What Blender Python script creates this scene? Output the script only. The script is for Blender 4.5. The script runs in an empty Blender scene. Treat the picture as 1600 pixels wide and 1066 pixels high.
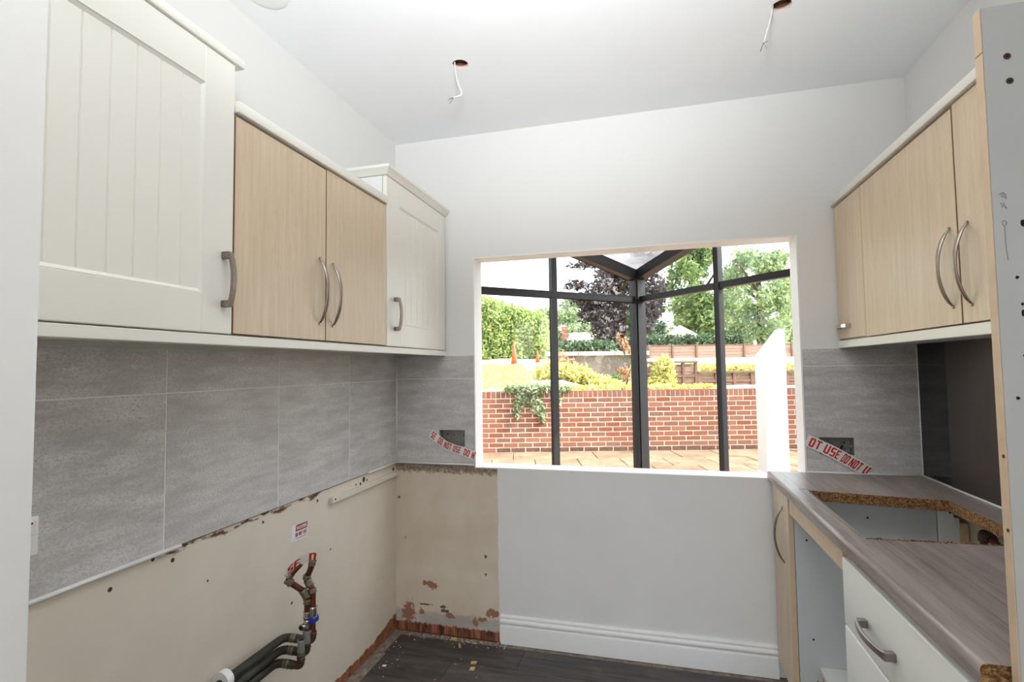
import bpy, bmesh, math, random
import numpy as np
from mathutils import Vector, Matrix
R = math.radians
random.seed(7); rng = np.random.default_rng(7)
sc = bpy.context.scene
col = sc.collection

# ------------------------------------------------------------------ camera
W, H = 2.472, 2.656            # room width, ceiling height (left wall x=0, window wall y=0)
YAW, PITCH, ROLL = 0.2590, 0.0508, -0.0132
cam = bpy.data.cameras.new('camera'); co = bpy.data.objects.new('camera', cam); col.objects.link(co)
fw = Vector((-math.sin(YAW)*math.cos(PITCH), math.cos(YAW)*math.cos(PITCH), math.sin(PITCH)))
rt = Vector((math.cos(YAW), math.sin(YAW), 0)); up = rt.cross(fw)
r2 = math.cos(ROLL)*rt + math.sin(ROLL)*up; u2 = -math.sin(ROLL)*rt + math.cos(ROLL)*up
m = Matrix((r2, u2, -fw)).transposed().to_4x4(); m.translation = (1.3582, -2.6144, 1.3952)
co.matrix_world = m
cam.sensor_fit = 'HORIZONTAL'; cam.sensor_width = 36; cam.lens = 813.58/1600*36
cam.clip_start = 0.02; cam.clip_end = 600
sc.camera = co

# ------------------------------------------------------------------ light, sky, exposure
w = bpy.data.worlds.new('world'); sc.world = w; w.use_nodes = True
wn = w.node_tree.nodes; wl_ = w.node_tree.links; wn.clear()
sky = wn.new('ShaderNodeTexSky'); sky.sky_type = 'NISHITA'; sky.sun_disc = False
sky.sun_elevation = R(48); sky.sun_rotation = R(96); sky.dust_density = 2.5; sky.air_density = 1.0
bg = wn.new('ShaderNodeBackground'); bg.inputs['Strength'].default_value = 0.42
wo = wn.new('ShaderNodeOutputWorld')
hs = wn.new('ShaderNodeHueSaturation'); hs.inputs['Saturation'].default_value = .3
wl_.new(sky.outputs[0], hs.inputs['Color']); wl_.new(hs.outputs[0], bg.inputs[0]); wl_.new(bg.outputs[0], wo.inputs[0])
SUN_DIR = Vector((math.cos(R(48))*math.cos(R(-6)), math.cos(R(48))*math.sin(R(-6)), math.sin(R(48))))
sl = bpy.data.lights.new('sun', 'SUN'); sl.energy = 3.4; sl.angle = R(0.55); sl.color = (1, .95, .87)
so = bpy.data.objects.new('sun', sl); col.objects.link(so); so.rotation_euler = SUN_DIR.to_track_quat('Z', 'Y').to_euler()
# the photographer's flash, beside the camera: bounced off the ceiling, with some spill forward
fl = bpy.data.lights.new('camera_flash', 'SPOT'); fl.energy = 132; fl.spot_size = R(100); fl.spot_blend = 1.0
fl.shadow_soft_size = .10; fl.color = (.93, .965, 1)
fo = bpy.data.objects.new('camera_flash', fl); col.objects.link(fo); fo.location = (1.32, -2.50, 1.88)
fo.rotation_euler = Vector((.20, -1.0, -1.03)).to_track_quat('Z', 'Y').to_euler()
sc.view_settings.view_transform = 'Standard'; sc.view_settings.look = 'None'
sc.view_settings.exposure = 1.03; sc.view_settings.gamma = 1.0; sc.view_settings.use_curve_mapping = False
sc.cycles.max_bounces = 10; sc.cycles.diffuse_bounces = 6; sc.cycles.glossy_bounces = 4
sc.cycles.transmission_bounces = 6; sc.cycles.transparent_max_bounces = 24
sc.cycles.sample_clamp_indirect = 6; sc.cycles.use_denoising = True
sc.cycles.caustics_reflective = False; sc.cycles.caustics_refractive = False

# ------------------------------------------------------------------ node helpers
def s2l(c):
    return tuple(((v/255)/12.92 if v/255 <= .04045 else ((v/255+.055)/1.055)**2.4) for v in c)
class NT:
    def __init__(s, name, rough=.5, metallic=0, spec=.5):
        s.m = bpy.data.materials.new(name); s.m.use_nodes = True
        s.t = s.m.node_tree; s.n = s.t.nodes; s.l = s.t.links
        s.b = s.n['Principled BSDF']; s.b.inputs['Roughness'].default_value = rough
        s.b.inputs['Metallic'].default_value = metallic; s.b.inputs['Specular IOR Level'].default_value = spec
        s._p = None
    def set(s, sock, v):
        if isinstance(v, bpy.types.NodeSocket): s.l.new(v, sock)
        else:
            if isinstance(v, (tuple, list)) and len(v) == 3 and sock.type == 'RGBA': v = (*v, 1)
            sock.default_value = v
    def pos(s):
        if s._p is None:
            g = s.n.new('ShaderNodeNewGeometry'); x = s.n.new('ShaderNodeSeparateXYZ')
            s.l.new(g.outputs['Position'], x.inputs[0]); s._p = (g.outputs['Position'], x.outputs[0], x.outputs[1], x.outputs[2]); s.g = g
        return s._p
    def math(s, op, a, b=0.0, c=None, clamp=False):
        n = s.n.new('ShaderNodeMath'); n.operation = op; n.use_clamp = clamp
        s.set(n.inputs[0], a); s.set(n.inputs[1], b)
        if c is not None: s.set(n.inputs[2], c)
        return n.outputs[0]
    def mix(s, f, a, b):
        n = s.n.new('ShaderNodeMix'); n.data_type = 'RGBA'
        s.set(n.inputs[0], f); s.set(n.inputs[6], a); s.set(n.inputs[7], b); return n.outputs[2]
    def map(s, vec, scale=(1, 1, 1), loc=None):
        n = s.n.new('ShaderNodeMapping'); s.l.new(vec, n.inputs[0]); n.inputs['Scale'].default_value = scale
        if loc is not None: s.set(n.inputs['Location'], loc)
        return n.outputs[0]
    def noise(s, vec, scale, detail=3, rough=.55, scl=None):
        if scl: vec = s.map(vec, scl)
        n = s.n.new('ShaderNodeTexNoise'); s.l.new(vec, n.inputs['Vector'])
        n.inputs['Scale'].default_value = scale; n.inputs['Detail'].default_value = detail; n.inputs['Roughness'].default_value = rough
        return n.outputs[0]
    def ramp(s, f, lo, hi, a=0., b=1.):
        n = s.n.new('ShaderNodeMapRange'); s.set(n.inputs[0], f); n.inputs[1].default_value = lo; n.inputs[2].default_value = hi
        n.inputs[3].default_value = a; n.inputs[4].default_value = b; return n.outputs[0]
    def rand(s):
        n = s.n.new('ShaderNodeObjectInfo'); return n.outputs['Random']
    def obj(s):
        n = s.n.new('ShaderNodeTexCoord'); return n.outputs['Object']
    def col(s, c): s.set(s.b.inputs['Base Color'], c)
    def bump(s, h, strength=.2, dist=.002):
        n = s.n.new('ShaderNodeBump'); n.inputs['Strength'].default_value = strength; n.inputs['Distance'].default_value = dist
        s.l.new(h, n.inputs['Height']); s.l.new(n.outputs[0], s.b.inputs['Normal'])
def plain(name, c, rough=.5, metallic=0, spec=.5, var=.0, vs=30):
    t = NT(name, rough, metallic, spec); c = s2l(c)
    if var:
        f = t.noise(t.pos()[0], vs, 3); t.col(t.mix(t.ramp(f, .3, .7), tuple(v*(1-var) for v in c), tuple(min(1, v*(1+var)) for v in c)))
    else: t.col(c)
    return t.m

WHITE = s2l((232, 231, 229)); CREAM = s2l((229, 219, 203))
M = {}
def paint(name, base, rough=.6):
    t = NT(name, rough, 0, .3); p = t.pos()[0]
    f = t.noise(p, 2.5, 4); c = t.mix(t.ramp(f, .3, .7), tuple(v*.97 for v in base), base); t.col(c)
    t.bump(t.noise(p, 320, 2), .08, .001); return t
M['ceiling'] = paint('ceiling_paint', s2l((243, 244, 245))).m
M['wall_white'] = paint('wall_paint', WHITE).m
def blob(t, u, v, cu, cv, ru, rv, nz, amp=1.1):
    a = t.math('DIVIDE', t.math('SUBTRACT', u, cu), ru); b = t.math('DIVIDE', t.math('SUBTRACT', v, cv), rv)
    d = t.math('SQRT', t.math('ADD', t.math('MULTIPLY', a, a), t.math('MULTIPLY', b, b)))
    d = t.math('ADD', d, t.math('MULTIPLY', t.math('SUBTRACT', nz, .5), amp*2))
    return t.ramp(d, .86, 1.0, 1., 0.)
PLASTER = s2l((158, 112, 88)); BROWN = s2l((112, 72, 48)); DIRT = s2l((70, 52, 44))
def scuffed(t, c, p):
    sp = t.noise(p, 26, 2, .4); sp2 = t.noise(p, 70, 2, .4)
    c = t.mix(t.ramp(sp, .76, .79, 0, .55), c, s2l((120, 105, 96)))
    return t.mix(t.ramp(sp2, .80, .83, 0, .5), c, s2l((95, 80, 72)))
# left wall
t = paint('left_wall_paint', WHITE); p, X, Y, Z = t.pos()
nz = t.noise(p, 28, 5, .65); nl = t.noise(p, 6, 3)
cream = t.mix(t.ramp(nl, .3, .75), CREAM, tuple(v*.92 for v in CREAM))
cream = scuffed(t, cream, p)
c = t.mix(t.ramp(Z, 1.2, 1.201), cream, WHITE)
# torn line under the old worktop, drilled holes, bare strip at the floor
tz = t.math('ADD', Z, t.math('MULTIPLY', t.math('SUBTRACT', t.noise(p, 9, 3), .5), .05))
band = t.math('MULTIPLY', t.ramp(tz, .866, .872), t.ramp(tz, .892, .886))
band = t.math('MULTIPLY', band, t.math('MULTIPLY', t.ramp(Y, -1.45, -1.38), t.ramp(Y, -.58, -.68)))
band = t.math('MULTIPLY', band, t.ramp(t.noise(p, 16, 4, .6, (1, 1, 3)), .46, .54))
c = t.mix(band, c, BROWN)
gap = t.math('MULTIPLY', t.math('MULTIPLY', t.ramp(Z, .881, .884), t.ramp(Z, .95, .94)), t.ramp(Y, -1.36, -1.34))
c = t.mix(t.math('MULTIPLY', gap, .75), c, DIRT)
for (yy, zz, r_) in [(-1.439, .872, .006), (-1.376, .848, .007), (-1.558, .838, .007), (-1.01, .852, .006), (-.694, .850, .007), (-.33, .862, .014), (-.30, .853, .006), (-.40, .852, .006), (-.36, .848, .008), (-.03, .855, .01), (-.85, .50, .006), (-1.25, .74, .004), (-.60, .62, .005)]:
    c = t.mix(blob(t, Y, Z, yy, zz, r_, r_, nz, .25), c, DIRT)
lowz = t.math('ADD', t.math('SUBTRACT', Z, t.math('MULTIPLY', t.ramp(Y, -.25, 0), .045)), t.math('MULTIPLY', t.math('SUBTRACT', nz, .5), .045))
c = t.mix(t.ramp(lowz, .046, .040), c, t.mix(t.ramp(nz, .35, .65), BROWN, s2l((176, 118, 84))))
t.col(c); M['wall_left'] = t.m
# window wall
t = paint('window_wall_paint', WHITE); p, X, Y, Z = t.pos()
nz = t.noise(p, 46, 6, .7); nl = t.noise(p, 5, 3)
xe = t.math('ADD', X, t.math('MULTIPLY', t.math('SUBTRACT', t.noise(p, 7, 2), .5), .03))
cr = t.mix(t.ramp(nl, .3, .75), s2l((222, 210, 192)), s2l((208, 192, 171)))
cr = scuffed(t, cr, p)
top = t.ramp(t.math('ADD', Z, t.math('MULTIPLY', t.math('SUBTRACT', nz, .5), .10)), .835, .85)
cr = t.mix(t.math('MULTIPLY', top, .8), cr, t.mix(t.ramp(t.noise(p, 60, 4), .42, .55), s2l((148, 128, 110)), s2l((92, 70, 58))))
grey = t.ramp(t.math('ADD', Z, t.math('MULTIPLY', t.math('SUBTRACT', nz, .5), .09)), .118, .10)
cr = t.mix(t.math('MULTIPLY', grey, .85), cr, t.mix(t.ramp(nl, .4, .6), s2l((198, 188, 180)), s2l((170, 162, 158))))
for (xx, zz, ru, rv) in [(.185, .258, .020, .013), (.212, .246, .022, .014), (.545, .137, .03, .018), (.49, .10, .022, .010), (.45, .08, .012, .02), (.075, .09, .03, .05), (.31, .10, .018, .012), (.15, .108, .010, .012)]:
    cr = t.mix(blob(t, X, Z, xx, zz, ru*1.25, rv*1.25, nz, 1.9), cr, PLASTER)
for (xx, zz, ru, rv) in [(.17, .146, .03, .004), (.27, .143, .02, .006), (.02, .70, .008, .006), (.51, .42, .006, .008), (.51, .33, .005, .006), (.28, .122, .02, .008)]:
    cr = t.mix(blob(t, X, Z, xx, zz, ru*1.2, rv*1.2, nz, 1.6), cr, s2l((110, 88, 72)))
lowz = t.math('ADD', Z, t.math('MULTIPLY', t.math('SUBTRACT', nz, .5), .05))
stk = t.noise(p, 40, 3, .6, (1, 1, .15))
cr = t.mix(t.ramp(lowz, .05, .044), cr, t.mix(t.ramp(stk, .38, .62), s2l((70, 44, 32)), s2l((166, 104, 76))))
white = t.mix(t.ramp(t.noise(p, 3, 4), .35, .7), WHITE, tuple(v*.95 for v in WHITE))
low = t.mix(t.ramp(xe, .578, .581), cr, white)
t.col(t.mix(t.ramp(Y, .100, .101), t.mix(t.ramp(Z, 1.0, 1.001), low, WHITE), s2l((150, 112, 94)))); M['wall_back'] = t.m
# right wall: cream behind the units, white above
t = paint('right_wall_paint', WHITE); p, X, Y, Z = t.pos()
t.col(t.mix(t.ramp(Z, 1.2, 1.201), s2l((214, 205, 185)), WHITE)); M['wall_right'] = t.m
M['gloss_white'] = plain('gloss_white_paint', (238, 238, 236), .28, var=.01)
M['trim_white'] = plain('trim_white_paint', (243, 242, 240), .4, var=.01)
# tiles
t = NT('grey_porcelain_tile', .38, 0, .4); o = t.obj(); rr = t.rand()
off = t.n.new('ShaderNodeCombineXYZ'); t.l.new(t.math('MULTIPLY', rr, 37), off.inputs[0]); t.l.new(t.math('MULTIPLY', rr, 11), off.inputs[2])
p = t.n.new('ShaderNodeVectorMath'); p.operation = 'ADD'; t.l.new(o, p.inputs[0]); t.l.new(off.outputs[0], p.inputs[1]); p = p.outputs[0]
st = t.noise(p, 5, 6, .65, (1, 1, 5)); fine = t.noise(p, 140, 3, .7, (1, 1, 1.8)); spk = t.noise(p, 90, 2, .5, (1, 1, 2.4))
c = t.mix(t.ramp(st, .35, .65), s2l((192, 188, 186)), s2l((226, 223, 221)))
c = t.mix(t.ramp(fine, .42, .68, 0, .7), c, s2l((172, 168, 166)))
c = t.mix(t.math('MULTIPLY', t.ramp(spk, .66, .72), t.ramp(st, .45, .6, .2, .9)), c, s2l((146, 141, 138)))
t.col(c); M['tile'] = t.m
M['grout'] = plain('white_grout', (238, 236, 234), .7, var=.02)
M['sealant'] = plain('white_sealant', (236, 235, 233), .45)
# cabinet finishes
M['cab_white'] = plain('white_foil_door', (233, 231, 222), .34, var=.008, vs=4)
M['carcass'] = plain('white_melamine', (230, 231, 229), .4, var=.015, vs=9)
M['carcass_grey'] = plain('pale_grey_melamine', (198, 202, 202), .42, var=.015, vs=9)
def beech(name, a, b, rough=.38, sc_=(1, 1, .06), k=60):
    t = NT(name, rough, 0, .4); p = t.pos()[0]
    f = t.noise(p, k, 5, .6, sc_); g = t.noise(p, k*4, 2, .5, (sc_[0], sc_[1], sc_[2]*1.4)); l = t.noise(p, 3, 2, .5, sc_)
    c = t.mix(t.ramp(f, .3, .7), s2l(a), s2l(b)); c = t.mix(t.ramp(g, .52, .75, 0, .35), c, tuple(v*.8 for v in s2l(a)))
    t.col(t.mix(t.ramp(l, .35, .65, 0, .25), c, tuple(v*.9 for v in s2l(b)))); return t.m
M['beech'] = beech('beech_laminate', (206, 184, 154), (222, 203, 176))
M['beech_edge'] = plain('beech_edging', (203, 178, 148), .5, var=.06)
M['brown_edge'] = plain('brown_door_edging', (150, 112, 84), .5)
t = NT('grey_wood_worktop', .33, 0, .5); p = t.pos()[0]
f = t.noise(p, 34, 6, .65, (1, .07, 1)); g = t.noise(p, 120, 4, .65, (1, .04, 1)); l = t.noise(p, 7, 3, .5, (1, .12, 1))
c = t.mix(t.ramp(f, .3, .7), s2l((124, 110, 103)), s2l((166, 154, 147)))
c = t.mix(t.ramp(g, .5, .68, 0, .75), c, s2l((102, 90, 84))); c = t.mix(t.ramp(l, .45, .7, 0, .4), c, s2l((174, 162, 152)))
t.col(c); t.bump(g, .12, .001); M['worktop'] = t.m
t = NT('chipboard', .9, 0, .2); p = t.pos()[0]
v = t.n.new('ShaderNodeTexVoronoi'); t.l.new(t.map(p, (1, 1, 1.8)), v.inputs['Vector']); v.inputs['Scale'].default_value = 170
f = t.noise(p, 210, 3); c = t.mix(t.ramp(f, .35, .65), s2l((98, 68, 42)), s2l((176, 136, 92)))
sx = t.n.new('ShaderNodeSeparateColor'); t.l.new(v.outputs['Color'], sx.inputs[0])
t.col(t.mix(t.ramp(sx.outputs[0], .62, .7, 0, .8), c, s2l((92, 60, 34)))); t.bump(f, .6, .003); M['chipboard'] = t.m
M['nickel'] = plain('brushed_nickel', (158, 146, 136), .34, 1, var=.04)
M['pewter'] = plain('dull_pewter', (150, 140, 132), .42, 1, var=.06, vs=90)
t = NT('black_gloss_glass', .09, 0, .5); t.col(s2l((20, 17, 16))); M['black_glass'] = t.m
M['panel_grey'] = plain('grey_panel_melamine', (184, 185, 182), .42, var=.015, vs=9)
t = NT('smoked_steel', .3, .75, .5); p = t.pos()[0]
t.col(t.mix(t.ramp(t.noise(p, 3, 3, .5), .3, .7), s2l((88, 81, 77)), s2l((102, 94, 89)))); M['splash'] = t.m
# floor
t = NT('charcoal_wood_plank', .5, 0, .4); p = t.pos()[0]; rr = t.rand()
f = t.noise(p, 15, 6, .7, (.12, 1, 1)); g = t.noise(p, 60, 4, .6, (.06, 1, 1)); d = t.noise(p, 8, 4, .6)
c = t.mix(t.ramp(f, .3, .7), s2l((54, 51, 51)), s2l((104, 97, 93))); c = t.mix(t.ramp(g, .5, .7, 0, .7), c, s2l((36, 34, 34)))
c = t.mix(t.ramp(rr, 0, 1, 0, .4), c, s2l((40, 38, 38))); c = t.mix(t.ramp(d, .55, .75, 0, .35), c, s2l((128, 116, 106)))
t.col(c); M['plank'] = t.m
t = NT('dusty_screed', .9, 0, .2); p = t.pos()[0]
t.col(t.mix(t.ramp(t.noise(p, 30, 5, .65), .35, .65), s2l((118, 106, 97)), s2l((160, 148, 138)))); M['screed'] = t.m
M['crumb'] = plain('plaster_crumb', (226, 210, 180), .9); M['wood_chip'] = plain('pale_wood_chip', (214, 178, 122), .8)
# metal and services
t = NT('aged_copper', .5, .55, .4); p = t.pos()[0]; f = t.noise(p, 26, 4, .6); g = t.noise(p, 60, 3)
c = t.mix(t.ramp(f, .38, .62), s2l((104, 66, 48)), s2l((72, 66, 56))); c = t.mix(t.ramp(g, .58, .7, 0, .7), c, s2l((86, 112, 98))); t.col(c); M['copper'] = t.m
t = NT('verdigris_copper', .65, .2, .4); p = t.pos()[0]; f = t.noise(p, 22, 4, .6, (1, .35, 1))
t.col(t.mix(t.ramp(f, .5, .76), s2l((60, 54, 48)), s2l((84, 92, 80)))); M['old_pipe'] = t.m
t = NT('red_copper', .45, .5, .4); f = t.noise(t.pos()[0], 30, 3); t.col(t.mix(t.ramp(f, .4, .65), s2l((120, 58, 40)), s2l((84, 52, 42)))); M['red_copper'] = t.m
M['brass'] = plain('tarnished_brass', (128, 116, 96), .45, .6, var=.12, vs=50)
M['chrome'] = plain('chrome', (190, 186, 180), .2, 1)
M['blue'] = plain('blue_plastic', (22, 40, 150), .4); M['plastic'] = plain('white_plastic', (240, 240, 238), .35)
M['galv'] = plain('galvanised_box', (150, 148, 142), .5, .45, var=.14, vs=40)
M['black'] = plain('black_hole', (16, 13, 12), .9); M['dark_hole'] = plain('dark_screw_hole', (70, 48, 32), .8)
M['void'] = plain('ceiling_void_wood', (176, 132, 104), .9, var=.3); M['board_edge'] = plain('plasterboard_edge', (222, 196, 184), .9)
M['cable'] = plain('grey_cable_sheath', (214, 214, 214), .5); M['core_blue'] = plain('blue_core', (70, 110, 190), .5)
M['core_brown'] = plain('brown_core', (96, 64, 44), .5); M['core_green'] = plain('green_yellow_core', (150, 178, 60), .5)
M['tape'] = plain('white_tape', (238, 234, 230), .3); M['red'] = plain('red_print', (205, 34, 18), .45); M['dark_red'] = plain('dark_red_print', (160, 24, 36), .5)
M['paper'] = plain('white_sticker', (238, 236, 238), .4); M['pencil'] = plain('pencil_grey', (120, 122, 124), .8)
M['batten'] = plain('painted_batten', (226, 220, 206), .55, var=.03)
M['neon'] = plain('red_neon_window', (170, 40, 34), .3)
# outside
M['anthracite'] = plain('anthracite_frame', (44, 44, 48), .42, var=.10, vs=12)
t = NT('brick_face', .85, 0, .2); p = t.pos()[0]; rr = t.rand(); f = t.noise(p, 45, 4)
c = t.mix(rr, s2l((138, 84, 68)), s2l((158, 112, 94))); rr2 = t.math('FRACT', t.math('MULTIPLY', rr, 7.3))
c = t.mix(t.ramp(rr2, .6, 1, 0, .7), c, s2l((128, 106, 96))); t.col(t.mix(t.ramp(f, .35, .7, 0, .4), c, s2l((118, 76, 64)))); t.bump(f, .4, .003); M['brick'] = t.m
t = NT('dark_brick_face', .9, 0, .2); p = t.pos()[0]; f = t.noise(p, 30, 4); t.col(t.mix(t.ramp(f, .35, .65), s2l((92, 68, 60)), s2l((122, 92, 80)))); M['brick_dark'] = t.m  # darker brick colour for the bottom course
M['mortar'] = plain('pale_mortar', (236, 214, 188), .95, var=.08)
t = NT('sandstone_slab', .85, 0, .2); p = t.pos()[0]; rr = t.rand(); f = t.noise(p, 4, 5, .65)
c = t.mix(rr, s2l((138, 118, 96)), s2l((156, 136, 112))); t.col(t.mix(t.ramp(f, .4, .65, 0, .7), c, s2l((104, 84, 66)))); M['slab'] = t.m
M['earth'] = plain('earth', (120, 98, 72), .95, var=.2, vs=4)
t = NT('dry_lawn', .95, 0, .1); p = t.pos()[0]; f = t.noise(p, 2.2, 5, .7); g = t.noise(p, 40, 4)
c = t.mix(t.ramp(f, .35, .65), s2l((214, 200, 160)), s2l((196, 190, 130))); t.col(t.mix(t.ramp(g, .4, .7, 0, .5), c, s2l((176, 160, 116)))); t.bump(g, .8, .03); M['lawn'] = t.m
t = NT('weathered_render', .95, 0, .1); p = t.pos()[0]; f = t.noise(p, 1.6, 5, .65, (1, 1, .35)); t.col(t.mix(t.ramp(f, .32, .68), s2l((86, 80, 75)), s2l((134, 125, 117)))); M['render'] = t.m
M['coping'] = plain('stone_coping', (206, 200, 192), .9, var=.06)
M['reflection_white'] = plain('white_reflection_paint', (240, 238, 232), .8, var=.02)  # white of the added pillar that stands for a reflection
t = NT('pink_timber', .9, 0, .2); p = t.pos()[0]; rr = t.rand(); f = t.noise(p, 9, 4, .6, (1, 1, .3))
c = t.mix(rr, s2l((134, 108, 100)), s2l((158, 132, 124))); t.col(t.mix(t.ramp(f, .4, .65, 0, .5), c, s2l((144, 116, 108)))); M['timber'] = t.m
M['timber_post'] = plain('timber_post', (112, 86, 78), .9, var=.12, vs=8)
M['cone'] = plain('faded_orange_plastic', (206, 88, 58), .6, var=.06)
M['roof'] = plain('pale_roof_tile', (158, 136, 128), .9, var=.1, vs=2); M['chimney'] = plain('chimney_brick', (126, 84, 72), .9)
M['far_wall'] = plain('far_house_wall', (214, 196, 178), .9)
def leafmat(name, a, b, tr=.35):
    t = NT(name, .7, 0, .25); t.pos(); rr = t.g.outputs['Random Per Island']
    c = t.mix(rr, s2l(a), s2l(b)); t.col(c)
    x = t.n.new('ShaderNodeBsdfTranslucent'); t.l.new(c, x.inputs[0]); mx = t.n.new('ShaderNodeMixShader'); mx.inputs[0].default_value = tr
    t.l.new(t.b.outputs[0], mx.inputs[1]); t.l.new(x.outputs[0], mx.inputs[2]); t.l.new(mx.outputs[0], t.n['Material Output'].inputs[0]); return t.m
M['hedge'] = leafmat('hedge_leaf', (124, 148, 86), (198, 214, 148)); M['leaf'] = leafmat('green_leaf', (92, 120, 78), (160, 180, 118))
M['leaf_blue'] = leafmat('soft_green_leaf', (112, 138, 110), (176, 192, 142)); M['leaf_dark'] = leafmat('copper_leaf', (56, 50, 56), (94, 84, 88), .15)
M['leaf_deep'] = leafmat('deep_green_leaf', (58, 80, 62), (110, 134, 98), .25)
M['leaf_yellow'] = leafmat('yellow_green_leaf', (186, 184, 108), (220, 216, 150)); M['leaf_ivy'] = leafmat('variegated_leaf', (110, 136, 92), (206, 214, 176))
M['dead'] = leafmat('dry_stem', (170, 124, 86), (214, 178, 136), .1); M['trunk'] = plain('bark', (92, 74, 60), .95, var=.2)
def glassmat(name, haze):
    t = NT(name); n, l = t.n, t.l
    tr = n.new('ShaderNodeBsdfTransparent'); tr.inputs[0].default_value = (.97, .985, .98, 1)
    gl = n.new('ShaderNodeBsdfGlossy'); gl.inputs['Roughness'].default_value = .0
    fr = n.new('ShaderNodeFresnel'); fr.inputs[0].default_value = 1.38
    mx = n.new('ShaderNodeMixShader'); l.new(fr.outputs[0], mx.inputs[0]); l.new(tr.outputs[0], mx.inputs[1]); l.new(gl.outputs[0], mx.inputs[2])
    df = n.new('ShaderNodeBsdfDiffuse'); df.inputs[0].default_value = (.85, .86, .88, 1); tl = n.new('ShaderNodeBsdfTranslucent'); tl.inputs[0].default_value = (.85, .86, .88, 1)
    dm = n.new('ShaderNodeMixShader'); l.new(df.outputs[0], dm.inputs[1]); l.new(tl.outputs[0], dm.inputs[2])
    p = t.pos()[0]; f = t.noise(p, 3.2, 5, .6, (1, 1, .4)); fac = t.ramp(f, .35, .72, haze*.3, haze)
    m2 = n.new('ShaderNodeMixShader'); l.new(fac, m2.inputs[0]); l.new(mx.outputs[0], m2.inputs[1]); l.new(dm.outputs[0], m2.inputs[2])
    l.new(m2.outputs[0], n['Material Output'].inputs[0]); return t.m
M['glass'] = glassmat('hazy_window_glass', .005); M['roof_glass'] = glassmat('hazy_roof_glass', .55)  # pale film put in as bright haze, heavy on the roof so it glows white

# ------------------------------------------------------------------ geometry helpers
WL = {}                                       # world position of each object's origin
def link(ob): col.objects.link(ob); return ob
def tag(o, label=None, cat=None, group=None, kind=None):
    if label: o['label'] = label
    if cat: o['category'] = cat
    if group: o['group'] = group
    if kind: o['kind'] = kind
    return o
def thing(name, loc, label=None, cat=None, group=None, kind=None, rz=0):
    o = link(bpy.data.objects.new(name, None)); o.location = loc; o.rotation_euler.z = rz; o.empty_display_size = .05
    WL[o.name] = Vector(loc); return tag(o, label, cat, group, kind)
def part(name, bm, mat, parent=None, local=False, smooth=None, label=None, origin=None):
    """bmesh in world coordinates (or local to the parent when local) -> one mesh object"""
    me = bpy.data.meshes.new(name)
    base = Vector((0, 0, 0))
    if parent is not None and not local: base = WL[parent.name]
    if origin is not None: base = Vector(origin)
    if base.length: bmesh.ops.translate(bm, verts=bm.verts, vec=-base)
    bmesh.ops.recalc_face_normals(bm, faces=bm.faces)
    if smooth is not None:
        for f in bm.faces: f.smooth = True
        for e in bm.edges:
            if len(e.link_faces) == 2 and e.calc_face_angle(0) > R(smooth): e.smooth = False
    bm.to_mesh(me); bm.free()
    ob = link(bpy.data.objects.new(name, me))
    for mm in (mat if isinstance(mat, (list, tuple)) else [mat]): me.materials.append(mm)
    if parent is not None:
        ob.parent = parent
        if origin is not None and not local: ob.location = base - WL[parent.name]
        WL[ob.name] = base if origin is not None else (WL[parent.name] if not local else Vector((0, 0, 0)))
    else:
        ob.location = base; WL[ob.name] = base
    if label: ob['label'] = label
    return ob
def B(): return bmesh.new()
def box(bm, x0, x1, y0, y1, z0, z1, bev=0, mi=0, seg=1):
    b = bmesh.new(); bmesh.ops.create_cube(b, size=1)
    for v in b.verts: v.co = Vector(((x0+x1)/2+v.co.x*(x1-x0), (y0+y1)/2+v.co.y*(y1-y0), (z0+z1)/2+v.co.z*(z1-z0)))
    if bev: bmesh.ops.bevel(b, geom=list(b.edges), offset=bev, segments=seg, affect='EDGES', profile=.5)
    return merge(bm, b, mi)
def merge(bm, b, mi=0, mtx=None):
    mp = {}
    for v in b.verts: mp[v] = bm.verts.new(mtx @ v.co if mtx is not None else v.co)
    for f in b.faces:
        try:
            nf = bm.faces.new([mp[v] for v in f.verts]); nf.material_index = mi; nf.smooth = f.smooth
        except ValueError: pass
    b.free(); return bm
def tube(bm, pts, r, seg=10, mi=0, cap=True, flat=(1, 1), upv=(0, 0, 1)):
    pts = [Vector(q) for q in pts]; n = len(pts); rs = r if isinstance(r, (list, tuple)) else [r]*n
    rings = []; prev = None
    for i, q in enumerate(pts):
        d = (pts[min(i+1, n-1)]-pts[max(i-1, 0)]).normalized()
        a = prev if prev is not None else Vector(upv)
        a = a - d*a.dot(d)
        if a.length < 1e-4: a = Vector((1, .3, .2)) - d*d.dot(Vector((1, .3, .2)))
        a.normalize(); b = d.cross(a); prev = a
        rings.append([bm.verts.new(q+(a*math.cos(2*math.pi*k/seg)*flat[0]+b*math.sin(2*math.pi*k/seg)*flat[1])*rs[i]) for k in range(seg)])
    for i in range(n-1):
        for k in range(seg):
            f = bm.faces.new((rings[i][k], rings[i][(k+1) % seg], rings[i+1][(k+1) % seg], rings[i+1][k])); f.smooth = True; f.material_index = mi
    if cap:
        for rg in (rings[0], rings[-1]):
            f = bm.faces.new(rg); f.material_index = mi
    return bm
def cyl(bm, a, b, r, seg=14, mi=0): return tube(bm, [a, b], r, seg, mi)
def arc(pts, k=6, rad=.02):
    """polyline with rounded corners"""
    pts = [Vector(q) for q in pts]; out = [pts[0]]
    for i in range(1, len(pts)-1):
        a, b, c = pts[i-1], pts[i], pts[i+1]; rr = min(rad, (a-b).length*.49, (c-b).length*.49)
        p0 = b+(a-b).normalized()*rr; p1 = b+(c-b).normalized()*rr
        for j in range(k+1):
            t_ = j/k; out.append(p0*(1-t_)**2+b*2*t_*(1-t_)+p1*t_*t_)
    out.append(pts[-1]); return out
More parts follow.
